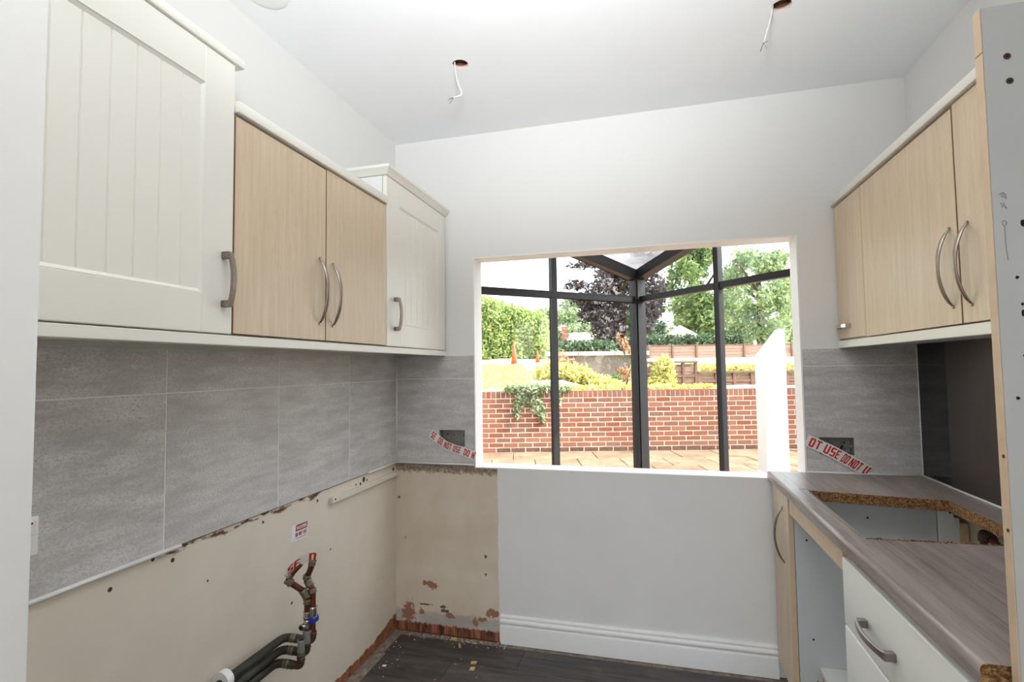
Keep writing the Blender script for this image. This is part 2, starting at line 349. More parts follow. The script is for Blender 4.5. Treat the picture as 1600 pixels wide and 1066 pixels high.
def slab(axis, d0, d1, u0, u1, v0, v1, holes=()):
    """slab of thickness d0..d1 along axis, u/v the two other axes in xyz order, with rectangular holes"""
    us = sorted({u0, u1, *[h[0] for h in holes], *[h[1] for h in holes]}); vs = sorted({v0, v1, *[h[2] for h in holes], *[h[3] for h in holes]})
    us = [q for q in us if u0 <= q <= u1]; vs = [q for q in vs if v0 <= q <= v1]
    ins = lambda i, j: 0 <= i < len(us)-1 and 0 <= j < len(vs)-1 and not any(h[0] < (us[i]+us[i+1])/2 < h[1] and h[2] < (vs[j]+vs[j+1])/2 < h[3] for h in holes)
    bm = B(); cache = {}
    def V(d, u, v):
        k = (d, u, v)
        if k not in cache:
            q = {0: (d, u, v), 1: (u, d, v), 2: (u, v, d)}[axis]; cache[k] = bm.verts.new(q)
        return cache[k]
    for i in range(len(us)-1):
        for j in range(len(vs)-1):
            if not ins(i, j): continue
            a, b, c, d = us[i], us[i+1], vs[j], vs[j+1]
            for dd in (d0, d1): bm.faces.new((V(dd, a, c), V(dd, b, c), V(dd, b, d), V(dd, a, d)))
            for (di, dj, p_, q_) in ((-1, 0, (a, c), (a, d)), (1, 0, (b, c), (b, d)), (0, -1, (a, c), (b, c)), (0, 1, (a, d), (b, d))):
                if not ins(i+di, j+dj): bm.faces.new((V(d0, *p_), V(d0, *q_), V(d1, *q_), V(d1, *p_)))
    return bm
_T, _H = .19, .16                                # stem and bar weights of the condensed block lettering
def _bar(x0, x1, y0, y1): return [(x0, y0), (x1, y0), (x1, y1), (x0, y1)]
def glyph(c):
    w_, t_, h_ = .56, _T, _H; c_ = .10
    L = lambda a=0., b=1.: _bar(0, t_, a, b)
    Rr = lambda a=0., b=1.: _bar(w_-t_, w_, a, b)
    top = [(c_, 1), (0, 1-c_), (0, 1-h_-.02), (w_, 1-h_-.02), (w_, 1-c_), (w_-c_, 1)]; bot = [(c_, 0), (0, c_), (0, h_+.02), (w_, h_+.02), (w_, c_), (w_-c_, 0)]
    if c == 'O': return w_, [L(c_, 1-c_), Rr(c_, 1-c_), top, bot]
    if c == 'D': return w_, [L(), Rr(c_, 1-c_), [(0, 1), (0, 1-h_), (w_, 1-h_), (w_, 1-c_), (w_-c_, 1)], [(0, 0), (0, h_), (w_, h_), (w_, c_), (w_-c_, 0)]]
    if c == 'N': return w_+.04, [L(), _bar(w_+.04-t_, w_+.04, 0, 1), [(0, 1), (t_, 1), (w_+.04, 0), (w_+.04-t_, 0)]]
    if c == 'T': return w_, [_bar(0, w_, 1-h_, 1), _bar((w_-t_)/2, (w_+t_)/2, 0, 1)]
    if c == 'U': return w_, [L(c_), Rr(c_), bot]
    if c == 'S': return w_, [top, bot, _bar(0, w_, .42, .58), L(.5, 1-c_), Rr(c_, .5)]
    if c == 'E': return w_-.06, [L(), _bar(0, w_-.06, 0, h_), _bar(0, w_-.06, 1-h_, 1), _bar(0, w_-.12, .42, .58)]
    if c == 'I': return t_, [L()]
    if c == 'A': return w_+.04, [[(0, 0), (t_, 0), (.3+t_*.5, 1), (.3-t_*.5, 1)], [(w_+.04-t_, 0), (w_+.04, 0), (.3+t_*.5, 1), (.3-t_*.5, 1)], _bar(.12, .48, .2, .34)]
    if c == 'R': return w_, [L(), top, _bar(0, w_, .44, .58), Rr(.5, 1-c_), [(.2, .46), (.4, .46), (w_, 0), (w_-t_-.02, 0)]]
    if c == 'G': return w_, [L(c_, 1-c_), top, bot, Rr(c_, .46), _bar(.3, w_, .38, .50)]
    if c == 'W': return .84, [[(0, 1), (.17, 1), (.30, 0), (.14, 0)], [(.14, 0), (.30, 0), (.50, .9), (.34, .9)], [(.34, .9), (.50, .9), (.70, 0), (.54, 0)], [(.54, 0), (.70, 0), (.84, 1), (.67, 1)]]
    return .34, []
def text_on(bm, body, fn, bold=0, sx=1., mi=0):
    """block lettering laid on a surface: fn maps (0..1 along, 0..1 up) to a point"""
    x = 0; polys = []
    for c in body:
        w_, ps = glyph(c); polys += [[(a+x, b_) for a, b_ in q] for q in ps]; x += w_+.11
    wd = x-.11
    for q in polys:
        try: bm.faces.new([bm.verts.new(fn(a/wd, b_)) for a, b_ in q]).material_index = mi
        except ValueError: pass
def leaves(n, sampler, size, jitter=.5):
    """n small leaf blades as quads: sampler(n) gives centres"""
    c = sampler(n); n = len(c); a = rng.normal(size=(n, 3)); a /= np.linalg.norm(a, axis=1)[:, None]
    b = rng.normal(size=(n, 3)); b -= a*(a*b).sum(1)[:, None]; b /= np.linalg.norm(b, axis=1)[:, None]
    s = size*(1+jitter*(rng.random(n)-.5)*2)[:, None]
    v = np.stack([c-a*s, c+b*s*.5, c+a*s, c-b*s*.5], 1).reshape(-1, 3)
    return v, np.arange(4*n).reshape(-1, 4)
def leafobj(name, n, sampler, size, mat, parent, stems=None):
    v, f = leaves(n, sampler, size); me = bpy.data.meshes.new(name); me.from_pydata(v.tolist(), [], f.tolist()); me.materials.append(mat)
    ob = link(bpy.data.objects.new(name, me)); ob.parent = parent; WL[ob.name] = Vector((0, 0, 0)); return ob
def blobs(cs):
    """sampler over a set of ellipsoid shells (x,y,z,rx,ry,rz)"""
    cs = np.array(cs, float); wts = (cs[:, 3]*cs[:, 5])**1.0; wts /= wts.sum()
    def f(n):
        i = rng.choice(len(cs), n, p=wts); d = rng.normal(size=(n, 3)); d /= np.linalg.norm(d, axis=1)[:, None]
        r_ = (rng.random(n)**.35)[:, None]*(1+.18*rng.normal(size=(n, 1))); return cs[i, :3]+d*r_*cs[i, 3:]
    return f

# ================================================================== THE ROOM
YR = -4.2                                                       # rear of the room
SOCK_L = (.262, .404, .983, 1.068); SOCK_R = (2.074, 2.210, .993, 1.068)
WIN = (.455, 2.022, .872, 1.985)
def structure(name, bm, mat, **k): return tag(part(name, bm, mat, **k), kind='structure')
bx = lambda *a, **k: box(B(), *a, **k)
wall_left = structure('wall_left', bx(-.12, 0, YR, .12, 0, H+.02), M['wall_left'])
wall_back = structure('wall_back', slab(1, 0, .12, -1.3, 3.5, 0, 3.0, [WIN, SOCK_L, SOCK_R]), M['wall_back'])
wall_right = structure('wall_right', bx(W, W+.12, YR, 0, 0, H+.02), M['wall_right'])
wall_rear = structure('wall_rear', slab(1, YR-.12, YR, -.12, W+.12, 0, H+.02, [(.25, 2.40, 0, 2.45)]), M['wall_white'])
# ceiling with two round downlight holes
HOLES = [(.627, -.634), (1.837, -.654)]; HR = .033
def ceiling():
    bm = B(); sq = [(c_[0]-.08, c_[0]+.08, c_[1]-.08, c_[1]+.08) for c_ in HOLES]
    us = sorted({-.12, W+.12, *[q for s in sq for q in s[:2]]}); vs = sorted({YR-.12, .0, *[q for s in sq for q in s[2:]]})
    for i in range(len(us)-1):
        for j in range(len(vs)-1):
            cx_, cy_ = (us[i]+us[i+1])/2, (vs[j]+vs[j+1])/2
            if any(s[0] < cx_ < s[1] and s[2] < cy_ < s[3] for s in sq):
                continue
            bm.faces.new([bm.verts.new((a, b, H)) for a, b in ((us[i], vs[j]), (us[i+1], vs[j]), (us[i+1], vs[j+1]), (us[i], vs[j+1]))])
    N = 40
    for (cx_, cy_), s in zip(HOLES, sq):
        inn, out, top = [], [], []
        for k in range(N):
            a = 2*math.pi*(k+.5-.5)/N; ca, sa = math.cos(a), math.sin(a); q = .08/max(abs(ca), abs(sa))
            inn.append(bm.verts.new((cx_+ca*HR, cy_+sa*HR, H))); top.append(bm.verts.new((cx_+ca*HR, cy_+sa*HR, H+.014)))
            out.append(bm.verts.new((max(s[0], min(s[1], cx_+ca*q)), max(s[2], min(s[3], cy_+sa*q)), H)))
        for k in range(N):
            l = (k+1) % N
            bm.faces.new((inn[k], inn[l], out[l], out[k]))
            f = bm.faces.new((inn[k], inn[l], top[l], top[k])); f.material_index = 1; f.smooth = True
        # the dark space between the joists above
        for k in range(N):
            l = (k+1) % N
            v = [bm.verts.new((cx_+(t_.co.x-cx_)*3, cy_+(t_.co.y-cy_)*3, H+.014)) for t_ in (top[k], top[l])]
            u = [bm.verts.new((q.co.x, q.co.y, H+.034)) for q in v]
            bm.faces.new((top[k], top[l], v[1], v[0])).material_index = 2
            bm.faces.new((v[0], v[1], u[1], u[0])).material_index = 2
            c_ = bm.verts.new((cx_, cy_, H+.034)); bm.faces.new((u[0], u[1], c_)).material_index = 2
    box(bm, -.12, W+.12, YR-.12, 0, H+.12, H+.2, mi=0)
    bmesh.ops.remove_doubles(bm, verts=bm.verts, dist=.0004)
    return bm
structure('ceiling', ceiling(), [M['ceiling'], M['board_edge'], M['void']])
# floor: screed with charcoal planks laid along x, stopping short of the stripped corner
floor = structure('floor', bx(-.12, W+.12, YR-.12, 0, -.1, -.004), M['screed'])
pk = 0; PWD = .178
yy = -.045
row = 0
while yy > YR:
    y1 = yy; y0 = max(yy-PWD, YR); x = .062 if row < 4 else .0
    stagger = [.735, .35, 1.05, .55, .2][row % 5]; xs = [x]; q = x+stagger
    if row == 0: xs = [.05]; q = .725
    while q < W-.02: xs.append(q); q += 1.22
    xs.append(W)
    for a, b in zip(xs[:-1], xs[1:]):
        part('plank', bx(a+.0008, b-.0008, y0+.0008, y1-.0008, -.004, 0, bev=.0006), M['plank'], floor)
    yy -= PWD; row += 1
# tiled splashback: tiles are pieces of the walls
def grout(name, bm, wall): return part(name, bm, M['grout'], wall)
grout('grout', bx(0, .0086, -2.12, -.0005, .889, 1.4605), wall_left)
TH = .0095; G = .0021
ys = [-.004, -.47, -.943, -1.414, -1.885, -2.12]
for z0, z1 in ((.8885, 1.334), (1.334, 1.461)):
    for a, b in zip(ys[1:], ys[:-1]):
        part('tile', bx(.004, TH, a+G, b-G, z0+(G if z0 > 1 else 0), z1-G, bev=.0008), M['tile'], wall_left)
def tile_back(u0, u1, v0, v1, hole=None):
    if hole: b = slab(1, -TH, -.004, u0, u1, v0, v1, [hole])
    else: b = bx(u0, u1, -TH, -.004, v0, v1, bev=.0008)
    part('tile', b, M['tile'], wall_back)
grout('grout', slab(1, -.0086, -.0005, .0, WIN[0]-.001, .889, 1.4605, [SOCK_L]), wall_back)
grout('grout', slab(1, -.0086, -.0005, WIN[1]+.001, W, .912, 1.4605, [SOCK_R]), wall_back)
tile_back(.012, WIN[0]-.001, .8885, 1.340-G, SOCK_L); tile_back(.012, WIN[0]-.001, 1.340+G, 1.461)
tile_back(WIN[1]+.001, W-.004, .9125, 1.384-G, SOCK_R); tile_back(WIN[1]+.001, W-.004, 1.384+G, 1.461)
# white sealant beads
b = B(); tube(b, [(.010, -.010, .889), (.010, -.010, 1.461)], .0055, 6); part('sealant_bead', b, M['sealant'], wall_back)
b = B(); tube(b, [(.008, -.011, .889), (WIN[0]-.002, -.011, .889)], .0042, 6); part('sealant_bead', b, M['sealant'], wall_back)
b = B(); tube(b, [(WIN[1], -.011, .913), (W-.02, -.011, .913)], .0048, 6); part('sealant_bead', b, M['sealant'], wall_back)
b = B(); tube(b, [(.011, -2.1, .886), (.011, -1.36, .886)], .006, 6); part('sealant_bead', b, M['sealant'], wall_left)
b = B(); tube(b, [(.010, -.30, .888), (.010, -.012, .888)], .005, 6); part('sealant_bead', b, M['sealant'], wall_left)
# window reveal lining, sill, skirting, door lining
b = B(); q = .006
box(b, WIN[0], WIN[0]+q, -.001, .121, WIN[2], WIN[3]); box(b, WIN[1]-q, WIN[1], -.001, .121, WIN[2], WIN[3])
box(b, WIN[0]+q, WIN[1]-q, -.001, .121, WIN[3]-q, WIN[3]); box(b, WIN[0]+q, WIN[1]-q, -.001, .121, WIN[2], WIN[2]+q)
tag(part('trim_2', b, M['trim_white']), kind='structure')
def skirting():
    prof = [(0, 0), (-.018, 0), (-.018, .083), (-.0165, .088), (-.011, .092), (-.011, .096), (-.016, .100), (-.019, .106), (-.0185, .113), (-.014, .118), (-.009, .120), (-.009, .124), (-.012, .128), (-.012, .132), (-.008, .138), (0, .139)]
    b = B(); A_ = [b.verts.new((.589, y_, z_)) for y_, z_ in prof]; C_ = [b.verts.new((1.875, y_, z_)) for y_, z_ in prof]
    for i in range(len(prof)):
        j = (i+1) % len(prof); b.faces.new((A_[i], A_[j], C_[j], C_[i]))
    b.faces.new(A_); b.faces.new(C_); return b
structure('baseboard_back', skirting(), M['gloss_white'], smooth=28)
structure('trim_1', bx(.0, .622, -2.60, -2.138, 0, H, bev=.006, seg=2), M['trim_white'], smooth=40)

# ================================================================== KITCHEN UNITS
def bow(bm, P0, P1, out, depth=.032, r=.0062, n=14, tw=.5):
    P0, P1, out = Vector(P0), Vector(P1), Vector(out); pts, rs = [], []
    for i in range(n+1):
        s = i/n; k = 4*s*(1-s); pts.append(P0.lerp(P1, s)+out*depth*(k**.8)); rs.append(r*(.45+.55*min(1, k*2.2)))
    side = (P1-P0).cross(out).normalized()
    tube(bm, pts, rs, 10, flat=(1.15, .75), upv=side)
    for q in (P0, P1): cyl(bm, q-out*.001, q+out*.004, r*.7, 8)
    return bm
def pull(bm, P0, P1, out, depth=.026, wd=.012):
    """square footed pull: two blocks carrying a slightly bowed flat bar"""
    P0, P1, out = Vector(P0), Vector(P1), Vector(out); d = (P1-P0).normalized(); side = d.cross(out)
    def ob(c, a, b_, c_):
        b = bmesh.new(); bmesh.ops.create_cube(b, size=1); bmesh.ops.bevel(b, geom=list(b.edges), offset=.06, segments=1, affect='EDGES')
        mt = Matrix(((d*a)[:], (side*b_)[:], (out*c_)[:])).transposed().to_4x4(); mt.translation = c; merge(bm, b, 0, mt)
    for q, sg in ((P0, 1), (P1, -1)): ob(q+out*depth*.45+d*sg*.006, .017, wd*1.35, depth*.9)
    n = 10; prev = None
    for i in range(n+1):
        s = i/n; k = 4*s*(1-s); c = P0.lerp(P1, s)+out*(depth*.82+.012*k); w_ = wd*(.62 if 0 < i < n else .75); th = .0042
        ring = [bm.verts.new(c+side*w_*a+out*th*e) for a, e in ((-.8, -1), (.8, -1), (1, 0), (.8, 1), (-.8, 1), (-1, 0))]
        if prev:
            for k_ in range(6): bm.faces.new((prev[k_], prev[(k_+1) % 6], ring[(k_+1) % 6], ring[k_])).smooth = True
        else: bm.faces.new(ring)
        prev = ring
    bm.faces.new(prev); return bm
def grooved_door(unit, y0, y1, z0, z1, py0, py1, pz0, pz1, n, xf=.30, xb=.281):
    """framed door facing +x with a sunk, V-grooved panel"""
    g = .0015; b = B()
    box(b, xb, xf, y0+g, py0, z0+g, z1-g, .002); box(b, xb, xf, py1, y1-g, z0+g, z1-g, .002)
    box(b, xb, xf, py0-.002, py1+.002, z0+g, pz0, .0022); box(b, xb, xf, py0-.002, py1+.002, pz1, z1-g, .0022)
    # chamfer strips round the panel
    d = .005
    for a in ((py0, py0+.009, 'y', 1), (py1-.009, py1, 'y', -1)):
        lo, hi = (xf-.001, xf-d-.001) if a[3] == 1 else (xf-d-.001, xf-.001)
        vs = [b.verts.new(q) for q in ((lo, a[0], pz0), (hi, a[1], pz0), (hi, a[1], pz1), (lo, a[0], pz1))]; b.faces.new(vs)
    for a in ((pz0, pz0+.009, 1), (pz1-.009, pz1, -1)):
        lo, hi = (xf-.001, xf-d-.001) if a[2] == 1 else (xf-d-.001, xf-.001)
        vs = [b.verts.new(q) for q in ((lo, py0, a[0]), (hi, py0, a[1]), (hi, py1, a[1]), (lo, py1, a[0]))]; b.faces.new(vs)
    door = part('door', b, M['cab_white'], unit)
    b = B(); box(b, xb+.001, xf-.011, py0-.003, py1+.003, pz0-.003, pz1+.003)
    st = (py1-py0)/(n+1)
    for i in range(n+1): box(b, xf-.0115, xf-.0055, py0+i*st+.0001, py0+(i+1)*st-.0001, pz0, pz1, .0022)
    part('panel', b, M['cab_white'], door); return door
def cornice_white(b, y0, y1, z, ret=None):
    prof = [(.270, 0), (.303, 0), (.310, .006), (.318, .018), (.326, .024), (.326, .036), (.270, .036)]
    def run(A_, C_):
        for i in range(len(prof)):
            j = (i+1) % len(prof); b.faces.new((A_[i], A_[j], C_[j], C_[i]))
    e0 = .026 if ret == 'near' else 0
    A_ = [b.verts.new((x_, y0-(x_-.30)*(1 if ret else 0), z+z_)) for x_, z_ in prof]
    C_ = [b.verts.new((x_, y1, z+z_)) for x_, z_ in prof]; run(A_, C_); b.faces.new(C_)
    if ret:
        D_ = [b.verts.new((.012, y0-(x_-.30), z+z_)) for x_, z_ in prof]; run(D_, A_); b.faces.new(D_)
    else: b.faces.new(A_)
    return b
ZB, ZT = 1.490, 2.218
# near white wall cabinet
u = thing('wall_cabinet', (.0, -1.485, ZB), 'large white grooved-door wall cabinet nearest the camera on left', 'cabinet')
b = B(); box(b, .012, .279, -2.085, -1.487, ZB, ZT-.002); part('body', b, M['carcass'], u)
d = grooved_door(u, -2.085, -1.485, ZB, ZT, -1.985, -1.583, 1.590, 2.118, 6)
part('handle', pull(B(), (.2995, -1.517, 1.700), (.2995, -1.517, 1.562), (1, 0, 0)), M['pewter'], d, smooth=35)
part('cornice', bx(.25, .3065, -2.085, -1.458, ZT+.0005, ZT+.026, bev=.004, seg=2), M['cab_white'], u, smooth=40)
# twin beech wall cabinet
u = thing('wall_cabinet', (.0, -1.07, ZB), 'pair of beech-door wall cabinet between the white ones on left', 'cabinet')
part('body', bx(.012, .279, -1.4845, -.659, ZB, 2.083), M['carcass'], u)
def slab_door(unit, y0, y1, z0, z1, xa, xb, mat=M['beech'], edge='brown_edge'):
    b = B(); box(b, xa, xb, y0+.0018, y1-.0018, z0+.001, z1-.001, .0012)
    # the edging of the door keeps its own brown band
    for f in b.faces:
        n = f.calc_center_median()
        f.material_index = 0
    b.faces.ensure_lookup_table(); bmesh.ops.recalc_face_normals(b, faces=b.faces)
    for f in b.faces:
        if abs(f.normal.y) > .5 or abs(f.normal.z) > .5: f.material_index = 1
    return part('door', b, [mat, M[edge]], unit)
d1 = slab_door(u, -1.4845, -1.0785, 1.4925, 2.082, .281, .300)
part('handle', bow(B(), (.300, -1.113, 1.768), (.300, -1.113, 1.548), (1, 0, 0), .034), M['nickel'], d1, smooth=50)
d2 = slab_door(u, -1.0785, -.658, 1.4925, 2.086, .281, .300)
part('handle', bow(B(), (.300, -1.038, 1.763), (.300, -1.038, 1.545), (1, 0, 0), .034), M['nickel'], d2, smooth=50)
part('cornice', bx(.25, .312, -1.4845, -.661, 2.0885, 2.120, bev=.004, seg=2), M['cab_white'], u, smooth=40)
# far white wall cabinet
u = thing('wall_cabinet', (.0, -.33, ZB), 'small white grooved-door wall cabinet in the far left corner', 'cabinet')
part('body', bx(.012, .279, -.6565, -.012, ZB, ZT-.002), M['carcass'], u)
d = grooved_door(u, -.657, -.010, ZB, ZT, -.535, -.105, 1.590, 2.112, 6)
part('handle', pull(B(), (.2995, -.585, 1.700), (.2995, -.585, 1.562), (1, 0, 0)), M['pewter'], d, smooth=35)
part('cornice', cornice_white(B(), -.657, -.004, ZT, ret='near'), M['cab_white'], u, smooth=25)
tag(part('light_rail', bx(.278, .299, -2.085, -.003, 1.4615, 1.4885, bev=.002), M['cab_white'], origin=(.28, -1.0, 1.4615)),
    'long white light rail running under the left wall cabinets', 'rail')
tag(part('unit_floor', bx(.012, .277, -2.085, -.003, 1.4745, 1.4885), M['carcass'], origin=(.15, -1.0, 1.4745)), 'white base board under the left wall cabinets', 'board')

# right wall cabinets
XR = W-.30
u = thing('wall_cabinet', (XR+.15, -.16, ZB), 'narrow beech corner wall cabinet beside the window, right', 'cabinet')
part('body', bx(XR+.02, W-.012, -.306, -.012, ZB, 2.092), M['carcass'], u)
d = slab_door(u, -.3085, -.006, 1.500, 2.092, XR, XR+.019, edge='beech_edge')
part('handle', pull(B(), (XR+.0005, -.030, 1.553), (XR+.0005, -.150, 1.553), (-1, 0, 0), .02, .013), M['chrome'], d, smooth=35)
u = thing('wall_cabinet', (XR+.15, -.95, ZB), 'wide beech wall cabinet with two bow handles on right', 'cabinet')
part('body', bx(XR+.02, W-.012, -1.597, -.3085, ZB, 2.092), M['carcass'], u)
d1 = slab_door(u, -.955, -.3075, 1.496, 2.092, XR, XR+.019)
part('handle', bow(B(), (XR, -.917, 1.765), (XR, -.917, 1.545), (-1, 0, 0), .034), M['nickel'], d1, smooth=50)
d2 = slab_door(u, -1.597, -.957, 1.496, 2.098, XR, XR+.019)
part('handle', bow(B(), (XR, -1.003, 1.760), (XR, -1.003, 1.543), (-1, 0, 0), .034), M['nickel'], d2, smooth=50)
tag(part('cornice', bx(XR-.012, XR+.05, -1.597, -.003, 2.100, 2.130, bev=.004, seg=2), M['cab_white'], origin=(XR, -.8, 2.1), smooth=40),
    'white cornice strip along the top of the right wall cabinets', 'cornice')
tag(part('light_rail', bx(XR-.004, XR+.017, -1.597, -.003, 1.4615, 1.4925, bev=.002), M['cab_white'], origin=(XR, -.8, 1.4615)),
    'white light rail under the beech wall cabinets on right', 'rail')
tag(part('unit_floor', bx(XR+.018, W-.012, -1.597, -.012, 1.4745, 1.4885), M['carcass'], origin=(XR+.1, -.8, 1.4745)), 'white base board under the right wall cabinets', 'board')

# worktop with the sink cut-out
XW = 1.858; TZ = .910
def worktop():
    b = B(); z1, z0 = TZ, TZ-.038; yE = -1.588; xr = W-.004
    cut = [(1.930, -.372), (2.352, -.440), (2.352, -.935), (1.921, -.951)]
    out = [(XW+.010, -.003), (xr, -.003), (xr, yE), (XW+.010, yE)]
    def V(q, z): return b.verts.new((q[0], q[1], z))
    ot = [V(q, z1) for q in out]; ob_ = [V(q, z0) for q in out]; it = [V(q, z1) for q in cut]; ib = [V(q, z0) for q in cut]
    for T, I in ((ot, it), (ob_, ib)):
        for k in range(4): b.faces.new((T[k], T[(k+1) % 4], I[(k+1) % 4], I[k]))
    for k in range(4):
        b.faces.new((it[k], it[(k+1) % 4], ib[(k+1) % 4], ib[k])).material_index = 1
    for k in (0, 1, 2): b.faces.new((ot[k], ot[(k+1) % 4], ob_[(k+1) % 4], ob_[k])).material_index = 1 if k == 2 else 0
    # rounded post-formed front edge
    n = 6; prof = [(XW+.010-.010*math.sin(math.pi/2*i/n), z1-.010+.010*math.cos(math.pi/2*i/n)) for i in range(n+1)]
    prof += [(XW+.004*(1-math.cos(math.pi/2*i/4)), z0+.004-.004*math.sin(math.pi/2*i/4)) for i in range(5)] + [(XW+.010, z0)]
    A_ = [b.verts.new((x_, -.003, z_)) for x_, z_ in prof]; C_ = [b.verts.new((x_, yE, z_)) for x_, z_ in prof]
    for i in range(len(prof)-1): f = b.faces.new((A_[i], A_[i+1], C_[i+1], C_[i])); f.smooth = True
    b.faces.new(A_); b.faces.new(C_).material_index = 1
    bmesh.ops.remove_doubles(b, verts=b.verts, dist=.0003); return b
wt = tag(part('worktop', worktop(), [M['worktop'], M['chipboard']], origin=(2.16, -.8, .872)), 'grey-brown wood-effect worktop with a rough sink cut-out', 'worktop')
# splintered rim and pencil guide line of the cut-out
b = B()
for i in range(46):
    s = i/45; x_ = 1.924+(2.30-1.924)*s; y_ = -.9505+.014*s+random.uniform(-.002, .003); h_ = random.uniform(.001, .004)
    c_ = Vector((x_, y_, TZ+h_*.4)); a_ = random.uniform(0, 3.1)
    q = bmesh.new(); bmesh.ops.create_cube(q, size=1); mt = Matrix.Translation(c_) @ Matrix.Rotation(a_, 4, 'Z') @ Matrix.Diagonal((random.uniform(.004, .016), .003, h_, 1)); merge(b, q, 0, mt)
part('splintered_rim', b, M['chipboard'], wt, label='torn chipboard splinters along the near cut')
b = B(); tube(b, [(1.903, -.352, TZ+.0003), (1.906, -.55, TZ+.0003), (1.909, -.75, TZ+.0003), (1.914, -.93, TZ+.0003)], .0009, 4); tube(b, [(1.903, -.352, TZ+.0003), (1.935, -.356, TZ+.0003)], .0008, 4)
part('pencil_line', b, M['pencil'], wt)
for (x_, y_, s_) in ((2.16, -.20, .006), (2.02, -.14, .004)):
    q = bmesh.new(); bmesh.ops.create_icosphere(q, subdivisions=1, radius=s_*.6)
    for v in q.verts: v.co.z = max(v.co.z*.5, -.001)
    b = B(); merge(b, q, 0, Matrix.Translation((x_, y_, TZ+.0012)))
    tag(part('plaster_crumb', b, M['crumb'], origin=(x_, y_, TZ)), 'white plaster crumb on the worktop below the tape' if x_ > 2.1 else 'tiny white crumb on the worktop nearest the window', 'debris')

# base units
XD = 1.873
u = thing('base_cabinet', (2.16, -.155, 0), 'narrow beech corner base cabinet beside the window wall', 'cabinet')
d = slab_door(u, -.296, -.020, .085, .862, XD, XD+.019, edge='beech_edge')
part('handle', bow(B(), (XD, -.205, .800), (XD, -.205, .575), (-1, 0, 0), .034), M['nickel'], d, smooth=50)
b = bx(XD+.020, 2.375, -.300, -.282, .0, .868); part('gable', b, M['carcass_grey'], u, label='pale grey side panel with drilled holes')
b = B(); box(b, 2.3785, 2.43, -.300, -.282, .0, .868); box(b, 2.4305, 2.447, -.300, -.282, .0, .815); part('service_strip', b, M['carcass'], u)
part('batten', bx(2.4475, 2.466, -.318, -.27, .3, .80), M['beech_edge'], u)
part('plinth', bx(XD+.055, XD+.073, -.28, -.02, .0, .08), M['beech'], u)
for (x_, z_) in ((1.935, .70), (1.945, .32), (1.955, .16), (1.895, .83), (1.894, .79), (2.15, .80), (2.42, .835), (2.40, .72)): b = B(); cyl(b, (x_, -.3003, z_), (x_, -.2985, z_), .0042, 10); part('screw_hole', b, M['black'], u)
u = thing('sink_cabinet', (2.16, -.60, 0), 'white sink base carcass without doors under the worktop cut-out', 'cabinet')
part('front_rail', bx(XD+.004, XD+.022, -.900, -.3005, .800, .8705), M['beech_edge'], u, label='beech rail under the worktop edge')
b = B(); box(b, 1.963, 2.44, -.900, -.301, .200, .218); part('bottom_panel', b, M['carcass'], u)
part('plinth', bx(1.970, 1.986, -.900, -.301, .0, .199), M['beech_edge'], u)
part('gable', bx(XD+.022, 2.44, -.902, -.886, .0, .79), M['carcass'], u)
u = thing('drawer_cabinet', (2.16, -1.25, 0), 'white drawer base cabinet under the near end of worktop', 'cabinet')
part('body', bx(XD+.021, 2.44, -1.585, -.906, .1, .868), M['carcass'], u)
for i, (z0, z1) in enumerate(((.6575, .843), (.402, .6545), (.105, .399))):
    dr = part('drawer', bx(XD, XD+.020, -1.585, -.9045, z0, z1, bev=.0045, seg=3), M['cab_white'], u, smooth=35)
    part('handle', pull(B(), (XD-.0005+.001, -1.065, z1-.110), (XD+.0005, -1.235, z1-.110), (-1, 0, 0), .026, .014), M['pewter'], dr, smooth=35)
part('plinth', bx(XD+.055, XD+.073, -1.585, -.906, .0, .098), M['carcass'], u)
# tall end panel
PX, PY0, PY1, PZ = 1.893, -1.620, -1.601, 1.972
u = thing('tall_end_panel', (2.18, -1.61, 0), 'tall pale grey end panel with beech front edge at right', 'panel')
part('panel', bx(PX+.002, W-.004, PY0, PY1, 0, PZ), M['panel_grey'], u)
b = B(); box(b, PX, PX+.0019, PY0, PY1, 0, PZ-.075, .0006); box(b, PX, PX+.0019, PY0, PY1, PZ-.074, PZ, .0006); part('edging', b, M['beech_edge'], u, label='beech edging strip')
for (x_, z_) in ((1.9265, 1.886), (1.928, 1.845)):
    b = B(); cyl(b, (x_, PY0-.0008, z_), (x_, PY0+.002, z_), .0052, 14); h = part('screw', b, M['dark_hole'], u)
    b = B(); cyl(b, (x_, PY0-.0012, z_), (x_, PY0-.0006, z_), .0022, 8); part('screw_recess', b, M['black'], h)
def chip(x_, z_, rx, rz):
    b = B(); n = 11; vs = []
    for k in range(n):
        a = 2*math.pi*k/n; q = random.uniform(.65, 1.1); vs.append(b.verts.new((x_+rx*q*math.cos(a), PY0-.0005, z_+rz*q*math.sin(a))))
    f = b.faces.new(vs); ex = bmesh.ops.extrude_face_region(b, geom=[f])
    for v in ex['geom']:
        if isinstance(v, bmesh.types.BMVert): v.co.y += .0012
    part('chip_mark', b, M['black'], u)
for a in ((1.9335, 1.612, .004, .006), (1.9215, 1.527, .0026, .0026), (1.928, 1.47, .0045, .0055), (1.9265, 1.484, .002, .003), (1.927, 1.403, .004, .004), (1.913, 1.337, .003, .003), (1.951, 1.44, .006, .006)): chip(*a)
b = B()
def scr(pts): tube(b, [(x_, PY0-.0003, z_) for x_, z_ in pts], .0004, 4)
for k in range(3): scr([(1.905+.0015*k, 1.662-.003*k), (1.910, 1.6645-.003*k), (1.914, 1.660-.003*k)])
scr([(1.906, 1.648), (1.908, 1.640), (1.910, 1.648)]); scr([(1.911, 1.645), (1.913, 1.637)]); scr([(1.910, 1.641), (1.914, 1.640)])
